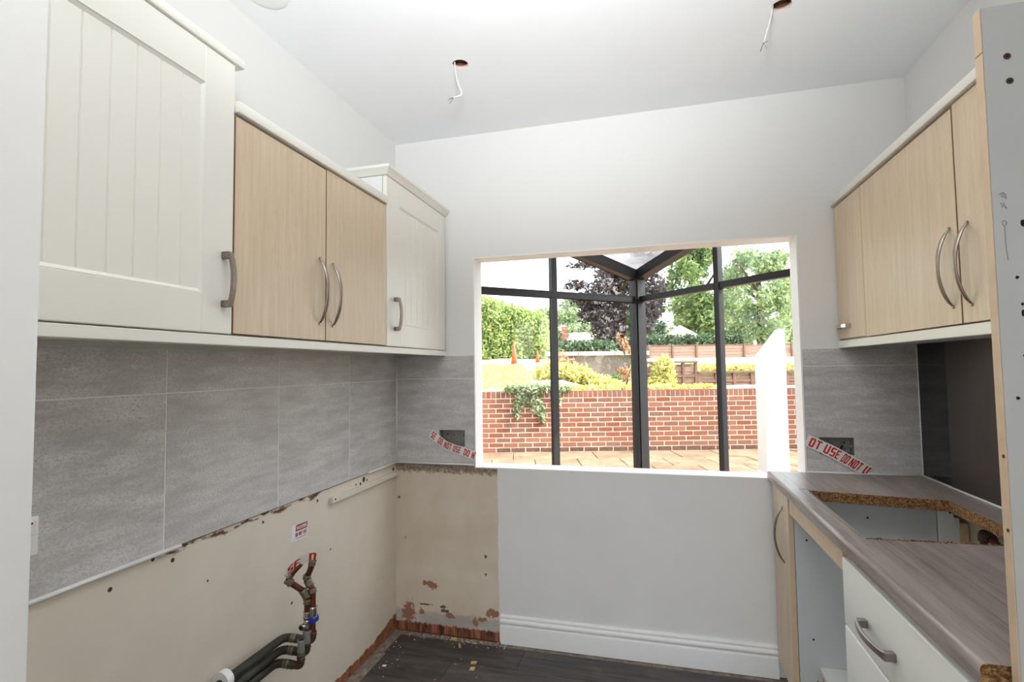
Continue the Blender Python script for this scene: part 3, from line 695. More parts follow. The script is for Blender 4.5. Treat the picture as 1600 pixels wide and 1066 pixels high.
scr([(1.909+.003*math.cos(a), 1.615+.004*math.sin(a)) for a in np.linspace(0, 6.3, 12)]); scr([(1.909, 1.611), (1.9095, 1.58), (1.911, 1.555)])
part('pencil_mark', b, M['pencil'], u)
for (x_, z_) in ((PX, 1.245), (PX, 1.13)): b = B(); cyl(b, (PX-.0008, PY0+.006, z_), (PX+.001, PY0+.006, z_), .003, 8); part('nail_hole', b, M['dark_hole'], u)
# splashback on the right wall
u = thing('splashback', (W-.01, -.8, .918), 'dark glossy splashback panels above the worktop on right wall', 'splashback')
part('panel', bx(W-.008, W-.001, -.235, -.014, .9165, 1.472), M['black_glass'], u, label='black gloss strip')
part('panel', bx(W-.012, W-.001, -1.597, -.236, .9165, 1.472, bev=.001), M['splash'], u, label='smoky metal sheet')
b = B(); tube(b, [(W-.006, -.008, .913), (W-.006, -.008, 1.461)], .005, 6); part('sealant_bead', b, M['sealant'], u)
b = B(); tube(b, [(W-.010, -.012, .913), (W-.010, -1.58, .913)], .0052, 6); part('sealant_bead', b, M['sealant'], u)

# ================================================================== SERVICES
# recessed metal back boxes
def back_box(x0, x1, z0, z1, label, tabs):
    u = thing('socket_box', ((x0+x1)/2, .02, z0), label, 'electrical box'); b = B(); e = .0014; d0, d1 = -.006, .034
    x0 += .003; x1 -= .003; z0 += .003; z1 -= .003
    box(b, x0, x1, d1-e, d1, z0, z1); box(b, x0, x0+e, d0, d1-e, z0, z1); box(b, x1-e, x1, d0, d1-e, z0, z1); box(b, x0+e, x1-e, d0, d1-e, z0, z0+e); box(b, x0+e, x1-e, d0, d1-e, z1-e, z1)
    part('shell', b, M['galv'], u)
    for q in tabs: b = B(); cyl(b, (q[0], d1-.0022, q[1]), (q[0], d1-.001, q[1]), q[2], 10); part('knockout', b, M['black'], u)
    for xx in (x0+.004, x1-.011): part('lug', bx(xx, xx+.007, d0+.002, d0+.004, (z0+z1)/2-.006, (z0+z1)/2+.006), M['galv'], u)
    if x0 > 1: b = B(); tube(b, arc([(x0+.05, d1-.003, z0+.01), (x0+.055, .010, z0+.022), (x0+.085, .012, z0+.012), (x0+.10, d1-.004, z0+.03)], 5, .02), .0035, 8); part('cable_end', b, M['black'], u)
    return u
back_box(*SOCK_L, 'empty metal socket box left of the window, behind the tape', [(.292, 1.040, .004), (.330, 1.038, .003), (.386, 1.036, .0045)])
back_box(*SOCK_R, 'empty metal socket box right of the window, above the worktop', [(2.185, 1.04, .0035), (2.187, 1.015, .003), (2.17, 1.042, .002)])
# warning tape
def ribbon(path, width, n=24):
    """path: list of (point, across-unit, normal-unit)"""
    def at(s):
        k = s*(len(path)-1); i = min(int(k), len(path)-2); f = k-i; f = f*f*(3-2*f) if False else f
        return [Vector(path[i][j]).lerp(Vector(path[i+1][j]), f) for j in range(3)]
    b = B(); prev = None
    for i in range(n+1):
        c_, a_, nn = at(i/n); a_ = a_.normalized(); nn = nn.normalized()
        q = [b.verts.new(c_+a_*width*sg*.5+nn*.00025*dn) for sg, dn in ((-1, -1), (1, -1), (1, 1), (-1, 1))]
        if prev:
            for k in range(4): b.faces.new((prev[k], prev[(k+1) % 4], q[(k+1) % 4], q[k]))
        else: b.faces.new(q)
        prev = q
    b.faces.new(prev)
    def fn(s, v):
        c_, a_, nn = at(max(0, min(1, s))); return c_+a_.normalized()*width*(v-.5)+nn.normalized()*.0008
    return b, fn
def tape(name, path, width, words, label, cat='tape'):
    b, fn = ribbon(path, width); u = tag(part(name, b, M['tape'], origin=path[0][0]), label, cat)
    for (body, s0, s1, bold) in words:
        b = B(); text_on(b, body, lambda a, v: fn(s0+(s1-s0)*a, .11+.78*v), bold); part('lettering', b, M['red'], u, label='red warning print')
    return u
def pth(pts, ups, nrm): return [(Vector(q), Vector(a), Vector(n_)) for q, a, n_ in zip(pts, ups, nrm)]
N0 = (0, -1, 0)
pts = [(.212, -.0125, 1.050), (.250, -.0140, 1.022), (.300, -.020, .990), (.355, -.022, .972), (.405, -.018, .957), (.462, -.014, .935)]
tape('warning_tape', pth(pts, [(.55, 0, .85), (.5, -.1, .85), (.42, -.2, .9), (.3, -.25, .93), (.32, -.1, .95), (.36, 0, .93)], [N0, (0, -1, -.1), (0, -1, -.15), (0, -1, -.1), N0, N0]), .046,
     [('SE', .03, .15, .07), ('DO NOT', .23, .52, .07), ('USE', .56, .71, .07), ('DO N', .79, .99, .07)], 'strip of warning tape hanging left of the window')
pts = [(2.022, -.014, 1.055), (2.075, -.018, 1.030), (2.130, -.022, 1.002), (2.170, -.020, .978), (2.215, -.017, .950), (2.262, -.013, .923)]
tape('warning_tape', pth(pts, [(.40, 0, .92), (.42, -.05, .9), (.42, -.1, .9), (.60, 0, .78), (.62, 0, .8), (.60, 0, .82)], [N0]*6), .052,
     [('OT', .05, .21, .07), ('USE', .26, .49, .07), ('DO', .55, .66, .07), ('NOT', .69, .87, .07), ('U', .92, .99, .07)], 'strip of warning tape right of the window above worktop')
# warning sticker on the left wall
u = thing('warning_sticker', (.001, -.805, .76), 'small white and red warning sticker on cream left wall', 'sticker')
def stk(y, z): return Vector((.0012, y+(z-.76)*.10, z-(y+.805)*.03))
def quad(a, y0, y1, z0, z1, x_):
    vs = [a.verts.new(stk(y_, z_)+Vector((x_, 0, 0))) for y_, z_ in ((y0, z0), (y1, z0), (y1, z1), (y0, z1))]; a.faces.new(vs)
    ws = [a.verts.new(v.co-Vector((.0006, 0, 0))) for v in vs]; a.faces.new(ws)
    for k in range(4): a.faces.new((vs[k], vs[(k+1) % 4], ws[(k+1) % 4], ws[k]))
    return a
part('label', quad(B(), -.858, -.760, .728, .790, 0), M['paper'], u)
part('red_band', quad(B(), -.833, -.762, .764, .788, .0005), M['dark_red'], u)
b = B(); text_on(b, 'WARNING', lambda a, v: stk(-.829+.063*a, .7685+.015*v)+Vector((.0009, 0, 0)), .02); part('lettering', b, M['paper'], u)
b = B(); text_on(b, 'DO NOT USE', lambda a, v: stk(-.833+.069*a, .744+.014*v)+Vector((.0008, 0, 0)), .01); quad(b, -.830, -.766, .7355, .7375, .0004); part('lettering', b, M['dark_red'], u)
# fused switch at the left edge of the tiles
u = thing('fused_switch', (.0105, -1.78, .99), 'white fused switch plate low on the grey tiles at left', 'switch')
part('plate', bx(.0095, .017, -1.822, -1.736, .990, 1.076, bev=.0025, seg=2), M['plastic'], u, smooth=40)
part('rocker', bx(.017, .0195, -1.775, -1.742, 1.036, 1.068, bev=.001), M['plastic'], u)
part('neon', bx(.0195, .0202, -1.765, -1.750, 1.060, 1.0645), M['neon'], u)
b = B(); cyl(b, (.0165, -1.757, 1.026), (.0185, -1.757, 1.026), .0038, 12); part('fuse_cap', b, M['neon'], u)
# batten left on the wall
u = thing('wall_batten', (.01, -.31, .83), 'cream painted timber batten fixed low in the left corner', 'batten')
part('strip', bx(.0005, .020, -.613, -.002, .818, .842, bev=.0015), M['batten'], u)
b = B(); cyl(b, (.0195, -.595, .833), (.0205, -.595, .833), .0045, 10); part('screw_hole', b, M['black'], u)
# supply pipes on the left wall
u = thing('supply_pipes', (.035, -.95, .42), 'tarnished copper supply pipes with valves on left wall', 'pipes')
PR = .0125; XP = .035
def pipe(name, pts, r, mat, rad=.022, seg=12): b = B(); tube(b, arc(pts, 6, rad), r, seg); return part(name, b, mat, u, smooth=60)
def fit(name, a, b_, r, mat, parent=None):
    a, b_ = Vector(a), Vector(b_); b = B(); d = (b_-a); L = d.length; d.normalize()
    tube(b, [a, a+d*L*.12, a+d*L*.13, b_-d*L*.13, b_-d*L*.12, b_], [r*.92, r, r*.9, r*.9, r, r*.92], 12); return part(name, b, mat, parent or u, smooth=50)
yA, zA, xA = -.935, .419, .154; yB, zB, xB = -.948, .382, .140; yC, zC, xC = -.974, .349, .135
runs = [(yA, zA, xA), (yB, zB, xB), (yC, zC, xC)]
for i, (y_, z_, x_) in enumerate(runs):
    pipe('pipe', [(XP, -1.62, z_), (XP, y_, z_), (x_-.030, y_, z_)], .0145, M['old_pipe'], .03)
    fit('coupling', (XP+.030, y_, z_), (XP+.052, y_, z_), .0165, M['brass'])
    pipe('pipe', [(x_-.034, y_, z_), (x_, y_, z_), (x_, y_, z_+.035)], .0125, M['copper'], .016)
    fit('elbow_collar', (x_, y_, z_+.020), (x_, y_, z_+.032), .0148, M['copper'])
# far riser, with the blue valve
pipe('riser', [(xA, yA, zA+.03), (xA, yA, .60), (.134, yA-.004, .628), (.130, yA-.006, .640), (.146, yA-.004, .672), (.152, yA, .700)], .0105, M['red_copper'], .012)
fit('valve_body', (xA, yA, .500), (xA, yA, .542), .0165, M['chrome'])
b = B(); box(b, xA-.013, xA+.015, yA-.019, yA+.019, .484, .508, .004); part('valve_lever', b, M['blue'], u, label='blue plastic valve lever')
for a, c_, r_ in (((xA-.001, yA, .588), (xA-.004, yA, .603), .0155), ((xA-.010, yA-.002, .612), (.134, yA-.005, .634), .0155), ((.131, yA-.006, .638), (.134, yA-.006, .652), .0150), ((.149, yA-.001, .688), (.153, yA, .704), .0145)): fit('coupling', a, c_, r_, M['brass'])
# middle riser with the diagonal offset
pipe('riser', [(xB, yB, zB+.03), (xB, yB, .585), (.128, yB-.006, .600), (.088, yB-.040, .645), (.100, yB-.030, .672), (.122, yB-.012, .700)], .0105, M['red_copper'], .012)
fit('valve_body', (xB, yB, .418), (xB, yB, .462), .0165, M['galv'])
fit('valve_body', (xB, yB, .470), (xB, yB, .500), .0145, M['chrome'])
v_ = fit('valve_outlet', (xB, yB, .482), (xB-.004, yB-.030, .482), .0115, M['chrome'])
b = B(); cyl(b, (xB-.004, yB-.0302, .482), (xB-.0041, yB-.0312, .482), .0065, 10); part('outlet_bore', b, M['black'], v_)
fit('valve_body', (xB, yB, .506), (xB, yB, .528), .0155, M['chrome'])
for a, c_, r_ in (((xB, yB, .555), (xB, yB, .570), .0148), ((xB, yB, .574), (.126, yB-.008, .604), .0158), ((.097, yB-.032, .634), (.086, yB-.042, .650), .0158), ((.088, yB-.040, .656), (.096, yB-.033, .668), .0150)): fit('coupling', a, c_, r_, M['brass'])
# near stub with an open tail
pipe('riser', [(xC, yC, zC+.03), (xC, yC, .405)], .0118, M['old_pipe'])
fit('tee', (xC, yC, .386), (xC, yC, .402), .0155, M['brass'])
fit('tail', (xC, yC, .402), (xC, yC, .440), .0135, M['galv'])
b = B(); cyl(b, (xC, yC, .4395), (xC, yC, .4405), .0095, 12); part('tail_bore', b, M['black'], u)
b = B(); tube(b, [(XP, -1.232, .424), (XP, -1.205, .424)], [.032, .030], 18); part('pipe_clip', b, M['plastic'], u, smooth=40, label='white plastic pipe collar')
# tape tied over the open pipe ends
pts = [(.098, yB-.062, .682), (.116, yB-.036, .704), (.140, yB-.004, .718), (.158, yA+.014, .712)]
tape('warning_tape', pth(pts, [(.3, -.3, .9), (.3, -.25, .9), (.2, -.2, .95), (.2, -.1, .95)], [(.85, -.5, 0), (.85, -.5, .1), (.85, -.5, .1), (.9, -.4, 0)]), .042, [('SE', .06, .46, .07), ('D', .74, .98, .07)], 'scrap of warning tape wrapped over the two pipe ends')
# copper pipe inside the sink cut-out
u = thing('waste_pipe', (2.425, -.50, .5), 'red copper pipe with an elbow inside the sink cut-out', 'pipes')
b = B(); tube(b, [(2.425, -.49, .30), (2.425, -.49, .80)], .011, 12); part('pipe', b, M['red_copper'], u, smooth=60)
b = B(); tube(b, arc([(2.425, -.49, .805), (2.425, -.51, .815), (2.425, -.66, .775), (2.425, -.80, .765)], 6, .05), .011, 12); part('pipe', b, M['red_copper'], u, smooth=60)
b = B(); tube(b, arc([(2.425, -.49, .792), (2.425, -.49, .818), (2.425, -.535, .812)], 5, .02), .0165, 12); part('elbow', b, M['copper'], u, smooth=60)
# ceiling wires and fitting
def wire(name, pts, tail, label):
    u = thing(name, pts[0], label, 'cable'); b = B(); tube(b, arc(pts, 6, .03), .0032, 8); part('sheath', b, M['cable'], u, smooth=60)
    e = Vector(pts[-1])
    for q, mm in zip(tail, ('core_brown', 'core_blue', 'core_green')):
        b = B(); tube(b, arc([e, e+Vector(q)*.5+Vector((0, .002, 0)), e+Vector(q)], 4, .008), .0013, 6); part('core', b, M[mm], u)
wire('ceiling_cable', [(.603, -.640, H+.03), (.606, -.638, H-.02), (.612, -.632, 2.585), (.636, -.630, 2.525), (.595, -.630, 2.522)], [(-.022, 0, -.004), (-.020, .004, -.022), (-.026, 0, -.012)], 'bare grey cable hanging from the left ceiling hole')
wire('ceiling_cable', [(1.812, -.650, H+.03), (1.806, -.650, H-.02), (1.796, -.650, 2.60), (1.776, -.650, 2.535)], [(-.012, 0, -.030), (.014, 0, .004), (.010, .003, -.022)], 'bare grey cable hanging from the right ceiling hole')
u = thing('ceiling_light', (.135, -1.185, H), 'round white fitting on the ceiling above left cabinets', 'light')
b = B(); tube(b, [(.15, -1.192, H), (.15, -1.192, H-.006), (.15, -1.192, H-.008)], [.063, .063, .058], 36); part('trim_ring', b, M['plastic'], u, smooth=40)
b = B(); tube(b, [(.15, -1.192, H-.008), (.15, -1.192, H-.009)], [.050, .044], 30); part('cover', b, M['gloss_white'], u, smooth=40)

# debris in the stripped corner
def chipobj(name, x_, y_, sx, sy, a, mat, label):
    q = bmesh.new(); bmesh.ops.create_cube(q, size=1)
    for v in q.verts: v.co.x += .15*v.co.y
    b = B(); merge(b, q, 0, Matrix.Translation((x_, y_, .0025)) @ Matrix.Rotation(a, 4, 'Z') @ Matrix.Diagonal((sx, sy, .005, 1)))
    tag(part(name, b, M[mat], origin=(x_, y_, 0)), label, 'debris')
chipobj('wood_chip', .514, -.212, .026, .016, .3, 'wood_chip', 'tan wood chip on dark floor, farther of the two')
chipobj('wood_chip', .524, -.262, .020, .022, .1, 'wood_chip', 'square tan wood chip on dark floor, nearest the camera')
chipobj('plaster_chip', .112, -.335, .016, .010, .2, 'paper', 'white plaster flake on floor near the left wall')
chipobj('wood_chip', .395, -.085, .010, .034, .5, 'wood_chip', 'thin pale splinter on floor near the window wall')
chipobj('wood_chip', .345, -.030, .022, .020, .6, 'wood_chip', 'pale chip against the bare wall foot')
b = B()
for i in range(150):
    if i < 112: x_ = min(max(random.gauss(.42, .13), .03), .62); y_ = -abs(random.gauss(.02, .018))-.012
    elif i < 134: x_ = random.uniform(.03, .16); y_ = random.uniform(-.45, -.03)
    else: x_ = random.uniform(.06, .7); y_ = random.uniform(-.4, -.03)
    s_ = random.uniform(.0012, .0042); q = bmesh.new(); bmesh.ops.create_cube(q, size=1)
    merge(b, q, 0, Matrix.Translation((x_, y_, s_*.3)) @ Matrix.Rotation(random.uniform(0, 3), 4, 'Z') @ Matrix.Diagonal((s_*random.uniform(.8, 2), s_, s_*.7, 1)))
tag(part('plaster_crumbs', b, M['crumb']), 'scatter of pale plaster crumbs along the stripped corner floor', 'debris', kind='stuff')

# ================================================================== THE GLAZED BAY OUTSIDE THE OPENING
P = Vector((1.262, 2.052, 0)); LA, RA = R(180+47.5), R(180-42.5)
dl = Vector((math.sin(LA), math.cos(LA), 0)); dr = Vector((math.sin(RA), math.cos(RA), 0))
LL = (2.052-.125)/abs(dl.y); LR = (2.052-.125)/abs(dr.y)
bay = thing('window_1', (P.x, P.y, 0), kind='structure')
bay['label'] = 'anthracite glazed bay with a corner post'
def frame(d):                # local frame: s along the wall from the post, t across it, z up
    nrm = Vector((d.y, -d.x, 0))
    def beam(bm, s0, s1, t0, t1, z00, z01, z10, z11, bev=.004):
        b = bmesh.new(); bmesh.ops.create_cube(b, size=1)
        for v in b.verts:
            s = s0 if v.co.x < 0 else s1; t_ = t0 if v.co.y < 0 else t1
            z = (z00 if v.co.z < 0 else z01) if v.co.x < 0 else (z10 if v.co.z < 0 else z11)
            v.co = P+d*s+nrm*t_+Vector((0, 0, z))
        bmesh.ops.bevel(b, geom=list(b.edges), offset=bev, segments=1, affect='EDGES'); return merge(bm, b)
    return beam
SL = .262
for d, L, name in ((dl, LL, 'left'), (dr, LR, 'right')):
    bm_ = frame(d); zt = lambda s: 2.130+SL*s
    part('transom', bm_(B(), .05, L, -.018, .018, 1.946, 1.994, 1.946, 1.994), M['anthracite'], bay)
    part('rafter', bm_(B(), .02, L, -.045, .045, zt(.02), zt(.02)+.085, zt(L), zt(L)+.085), M['anthracite'], bay)
    part('bottom_rail', bm_(B(), .05, L, -.035, .035, .0, .10, .0, .10), M['anthracite'], bay)
    ms = [.868, 1.75] if name == 'left' else [.870, 1.75]; edges = [.05]
    for s in ms:
        part('mullion', bm_(B(), s-.022, s+.022, -.020, .020, .09, zt(s-.03), .09, zt(s+.03)), M['anthracite'], bay); edges += [s-.022, s+.022]
    part('end_frame', bm_(B(), L-.06, L, -.037, .037, .0, zt(L-.06), .0, zt(L)), M['anthracite'], bay); edges.append(L-.06)
    for a, b_ in zip(edges[::2], edges[1::2]):
        for z0, z1a, z1b in ((.10, 1.943, 1.943), (1.998, zt(a), zt(b_))):
            b = B(); vs = [b.verts.new(P+d*s+Vector((0, 0, z))) for s, z in ((a, z0), (b_, z0), (b_, z1b), (a, z1a))]; b.faces.new(vs)
            part('pane', b, M['glass'], bay)
b = B(); q = bmesh.new(); bmesh.ops.create_cube(q, size=1); bmesh.ops.bevel(q, geom=[e for e in q.edges if abs((e.verts[0].co-e.verts[1].co).z) > .5], offset=.12, segments=2, affect='EDGES')
merge(b, q, 0, Matrix.Translation((P.x, P.y, 1.07)) @ Matrix.Rotation(R(45-2.5), 4, 'Z') @ Matrix.Diagonal((.108, .108, 2.14, 1))); part('corner_post', b, M['anthracite'], bay)
b = B(); zz = lambda s: 2.215+SL*s
vs = [b.verts.new(q) for q in (P+Vector((0, 0, zz(0))), P+dl*LL+Vector((0, 0, zz(LL))), P+dr*LR+Vector((0, 0, zz(LR))))]; b.faces.new(vs); part('roof_pane', b, M['roof_glass'], bay)
bf = B(); vs = [bf.verts.new(q) for q in ((P.x, P.y, .02), ((P+dl*LL).x, .12, .02), ((P+dr*LR).x, .12, .02))]; bf.faces.new(vs)
tag(part('bay_floor', bf, M['coping'], origin=(P.x, 1, .02)), kind='structure')

# ================================================================== THE GARDEN  (its own axes: s to the right, D away)
GO = Vector((1.358, -2.614, 0))
def out(s, D, z=0): return GO+Vector((math.cos(YAW)*s-math.sin(YAW)*D, math.sin(YAW)*s+math.cos(YAW)*D, z))
def gthing(name, s, D, z, label=None, cat=None, group=None, kind=None): return thing(name, out(s, D, z), label, cat, group, kind, rz=YAW)
def gpart(name, bm, mat, u, **k): return part(name, bm, mat, u, local=True, **k)
ground = gthing('ground', 0, 0, 0, kind='structure')
gpart('earth_bed', bx(-60, 60, 4.2, 8.3, -.3, .055), M['earth'], ground)
gpart('earth_bed', bx(-60, 60, -2, 4.2, -.3, -.12), M['earth'], ground)
# paving slabs
pat = gthing('patio', 0, 0, 0, kind='structure')
slm = None
for i in range(-5, 12):
    for j in range(5):
        s0 = i*.602+(.3 if j % 2 else 0); d1 = 8.09-j*.602
        ob = gpart('paving_slab', bx(s0, s0+.594, d1-.594, d1, .052, .088+random.uniform(-.002, .003), bev=.006), M['slab'], pat)
# brick retaining wall: 11 courses and a brick-on-edge top
DW = 8.10; ZW0 = .09; ZTOP = 1.022
wall = gthing('brick_wall', 2, DW, ZW0, 'red brick garden retaining wall with brick-on-edge coping', 'wall')
b = B(); box(b, -6, 8, .005, .215, -.05, ZTOP-ZW0-.012); part('mortar', b, M['mortar'], wall, local=True)
BL, BH, PITX, CO = .2105, .0610, .2255, .0752
cand = []
sb = ZTOP-ZW0-.102
for r in range(11):
    z0 = sb-.011-(r+1)*CO+.011
    for k in range(-26, 36): cand.append((k*PITX+(PITX/2 if r % 2 else 0), z0, 0, r))
for k in range(-79, 106): cand.append((k*.0752, sb, 1, -1))
vis = [c_ for c_ in cand if -2.62 < c_[0] < 2.52]
vis.sort(key=lambda c_: abs(c_[0]+.05)); near = set(vis[:300])
def brick_mesh(w_, h_, name, mat):
    b = bx(0, w_, 0, .10, 0, h_, bev=.003); me = bpy.data.meshes.new(name); bmesh.ops.recalc_face_normals(b, faces=b.faces); b.to_mesh(me); b.free(); me.materials.append(mat); return me
bmS = brick_mesh(BL, BH, 'brick', M['brick']); bmE = brick_mesh(.065, .102, 'brick_on_edge', M['brick']); bmD = brick_mesh(BL, BH, 'brick_dark', M['brick_dark'])
rest = B()
for c_ in cand:
    x_, z_, e_, r_ = c_
    if c_ in near:
        ob = link(bpy.data.objects.new('brick', bmE if e_ else (bmD if r_ == 10 else bmS))); ob.parent = wall; ob.location = (x_, random.uniform(-.003, .002), z_)
    else: box(rest, x_, x_+(.065 if e_ else BL), 0, .1, z_, z_+(.102 if e_ else BH))
ob = part('bricks', rest, M['brick'], wall, local=True); ob['kind'] = 'stuff'
# rising lawn behind it
def terrain():
    b = B(); ss = np.concatenate([np.linspace(-14, -3, 8), np.linspace(-2.5, 6, 40), np.linspace(7, 30, 14)]); ds = np.concatenate([np.linspace(8.26, 10.9, 12), [11.07, 11.10], np.linspace(11.4, 26, 46), np.linspace(28, 130, 14)])
    G_ = []
    for D in ds:
        row = []
        for s in ss:
            zl = 1.0+.062*(min(D, 20)-8.3)+.03*max(0, D-20); k = min(1, max(0, (s-.75)/1.1)); k = k*k*(3-2*k)
            zr = .95 if D < 13.3 else 1.55+.012*(D-13.3)+.02*max(0, D-24)
            if s > 2.9 and D > 11.08: zr = (1.44 if s < 3.95 else 1.22) if D < 13.3 else zr
            z = zl*(1-k)+zr*k+.02*math.sin(s*3.1+D*1.7)+.015*math.sin(s*7+D*5)
            row.append(b.verts.new((s, D, z)))
        G_.append(row)
    for i in range(len(ds)-1):
        for j in range(len(ss)-1): b.faces.new((G_[i][j], G_[i][j+1], G_[i+1][j+1], G_[i+1][j])).smooth = True
    return b
gpart('lawn', terrain(), M['lawn'], ground)
def scatter_box(s0, s1, d0, d1, zf, h): 
    def f(n):
        s = rng.uniform(s0, s1, n); d = rng.uniform(d0, d1, n); return np.stack([s, d, zf(s, d)+rng.random(n)**1.5*h], 1)
    return f
gt = leafobj('grass', 9000, scatter_box(-2.5, .35, 8.5, 15.6, lambda s, d: 1.0+.062*(d-8.3), .06), .035, M['leaf_yellow'], None); gt.location = GO; gt.rotation_euler.z = YAW
tag(gt, 'dry yellow grass blades on the sloping lawn', 'grass', kind='stuff')
# traffic cones
def cone(s, D, z, h, r, label):
    u = gthing('traffic_cone', s, D, z, label, 'cone'); b = B(); tube(b, [(0, 0, .02), (0, 0, h*.5), (0, 0, h)], [r, r*.56, r*.16], 18); gpart('body', b, M['cone'], u)
    gpart('base', bx(-r*1.15, r*1.15, -r*1.15, r*1.15, 0, .025, bev=.006), M['cone'], u)
cone(.06, 16, 1.475, .74, .10, 'taller faded orange cone on the lawn before hedge'); cone(.83, 17, 1.535, .42, .075, 'shorter faded orange cone on the lawn right of hedge')
# foliage
def plant(name, s, D, z, label, cat, n, cs, size, mat, trunk=None, group=None, stems=None):
    u = gthing(name, s, D, z, label, cat, group); leafobj('foliage', n, blobs(cs), size, mat, u)
    if trunk:
        b = B(); tube(b, [(0, 0, -.3), (.1, 0, trunk[1]*.5), (0, .1, trunk[1])], [trunk[0], trunk[0]*.8, trunk[0]*.5], 9)
        for k in range(4):
            a = k*1.6+.4; tube(b, [(0, 0, trunk[1]*(.55+.1*k)), (math.cos(a)*trunk[1]*.3, math.sin(a)*trunk[1]*.3, trunk[1]*(.8+.12*k))], [trunk[0]*.4, trunk[0]*.15], 6)
        gpart('trunk', b, M['trunk'], u)
    if stems: gpart('stem', stems, M['trunk'], u)
    return u
hc = []
for i in range(13):
    x_ = -4.2+.42*i; top = 2.45 if i < 7 else 2.45-.13*(i-6)
    for k in range(6): hc.append((x_+rng.normal()*.05, rng.normal()*.12, .1+(top-.28)*k/5, .36*rng.uniform(.8, 1.25), .5, .36*rng.uniform(.8, 1.2)))
plant('hedge', .3, 20.3, 1.72, 'tall bright green clipped hedge behind the cones', 'hedge', 52000, hc, .062, M['hedge'], trunk=(.06, .7))
def treeblobs(n, rx, rz, z0, sz=.32):
    o_ = []
    for i in range(n):
        a = rng.uniform(0, 6.28); q = rng.random()**.5; zz_ = rng.random(); k = math.sin(math.pi*(.12+.8*zz_))
        o_.append((math.cos(a)*q*rx*k, math.sin(a)*q*rx*k, z0+zz_*rz, rx*sz*rng.uniform(.7, 1.25), rx*sz, rz*sz*.55*rng.uniform(.7, 1.2)))
    return o_
def loose(n, rx, rz, z0, sz=.2): return [(a*1.0, b_, c_, d_*.9, e_*.9, f_*.7) for a, b_, c_, d_, e_, f_ in treeblobs(n, rx, rz, z0, sz)]
plant('tree', 6.4, 30, 1.9, 'dark copper-leaved tree behind the grey wall', 'tree', 15000, treeblobs(22, 2.0, 5.6, .5, .34)+[(-2.6, 0, 4.2, .9, .8, .28), (-2.2, 0, 3.3, .9, .8, .35), (-1.9, 0, 2.5, .7, .8, .3), (-2.2, 0, 5.4, .9, .7, .22), (1.5, 0, 6.2, 1.2, .8, .4)], .12, M['leaf_dark'], trunk=(.22, 4.5))
plant('tree', 12.2, 118, 5.5, 'pale green tree standing behind the tiled bungalow roof', 'tree', 9000, treeblobs(26, 8.5, 10.5, .2, .26), .36, M['leaf_blue'], trunk=(.5, 7))
plant('tree', 3.0, 46, 2.8, 'low green tree between the hedge and the bungalow', 'tree', 4500, treeblobs(12, 1.3, 3.4, .1, .36), .14, M['leaf'], trunk=(.2, 2.5))
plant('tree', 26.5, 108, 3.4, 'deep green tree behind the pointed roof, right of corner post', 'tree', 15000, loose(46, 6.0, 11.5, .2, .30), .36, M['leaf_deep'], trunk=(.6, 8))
plant('tree', 31.0, 84, 3.0, 'tallest leafy tree above the pink fence', 'tree', 17000, loose(60, 6.6, 17.5, .2, .28), .36, M['leaf'], trunk=(.7, 12))
plant('tree', 17.2, 36, 1.9, 'blue-green leafy tree at the right edge of window', 'tree', 9000, loose(44, 2.9, 7.4, .3, .28), .15, M['leaf_blue'], trunk=(.3, 6))
plant('tree', 25.5, 46, 1.9, 'leafy tree seen past the right window reveal', 'tree', 6000, loose(30, 3.0, 6.6, .3, .3), .18, M['leaf'], trunk=(.3, 5))
plant('tree', -5.5, 34, 2.2, 'round green tree far behind the hedge', 'tree', 5000, treeblobs(14, 2.6, 1.6, .0, .36), .16, M['leaf'], trunk=(.25, 1.5))
# unseen dark hedges added either side of the garden for the bay glass to mirror
plant('hedge', 7.6, 4.6, -.1, 'tall dark unseen hedge added right of the bay for its glass to mirror', 'hedge', 9000, [(.2*math.sin(i), -4+.75*i, .4+.8*k, .5, .6, .6) for i in range(9) for k in range(5)], .10, M['leaf_deep'], trunk=(.08, 1.5))
plant('hedge', -7.0, 3.6, -.1, 'tall dark unseen hedge added left of the bay for its glass to mirror', 'hedge', 9000, [(.2*math.sin(i), -3+.75*i, .4+.8*k, .5, .6, .6) for i in range(14) for k in range(5)], .10, M['leaf_deep'], trunk=(.08, 1.5))
# dark hedges, their shade put into the deep leaf colour
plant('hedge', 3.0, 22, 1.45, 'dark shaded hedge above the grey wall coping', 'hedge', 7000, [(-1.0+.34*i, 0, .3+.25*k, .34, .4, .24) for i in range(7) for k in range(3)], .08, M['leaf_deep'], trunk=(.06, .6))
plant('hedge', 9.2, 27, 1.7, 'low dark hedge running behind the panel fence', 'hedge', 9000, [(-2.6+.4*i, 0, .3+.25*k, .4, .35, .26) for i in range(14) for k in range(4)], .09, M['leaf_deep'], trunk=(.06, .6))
# rendered wall with coping
u = gthing('rendered_wall', 2.2, 13, .85, 'weathered grey rendered garden wall with pale coping', 'wall')
gpart('render', bx(-1.3, 1.16, 0, .2, -.1, .815), M['render'], u)
for k in range(3): gpart('coping_stone', bx(-1.36+.86*k, -1.36+.86*(k+1)-.008, -.05, .25, .815, .915, bev=.01), M['coping'], u)
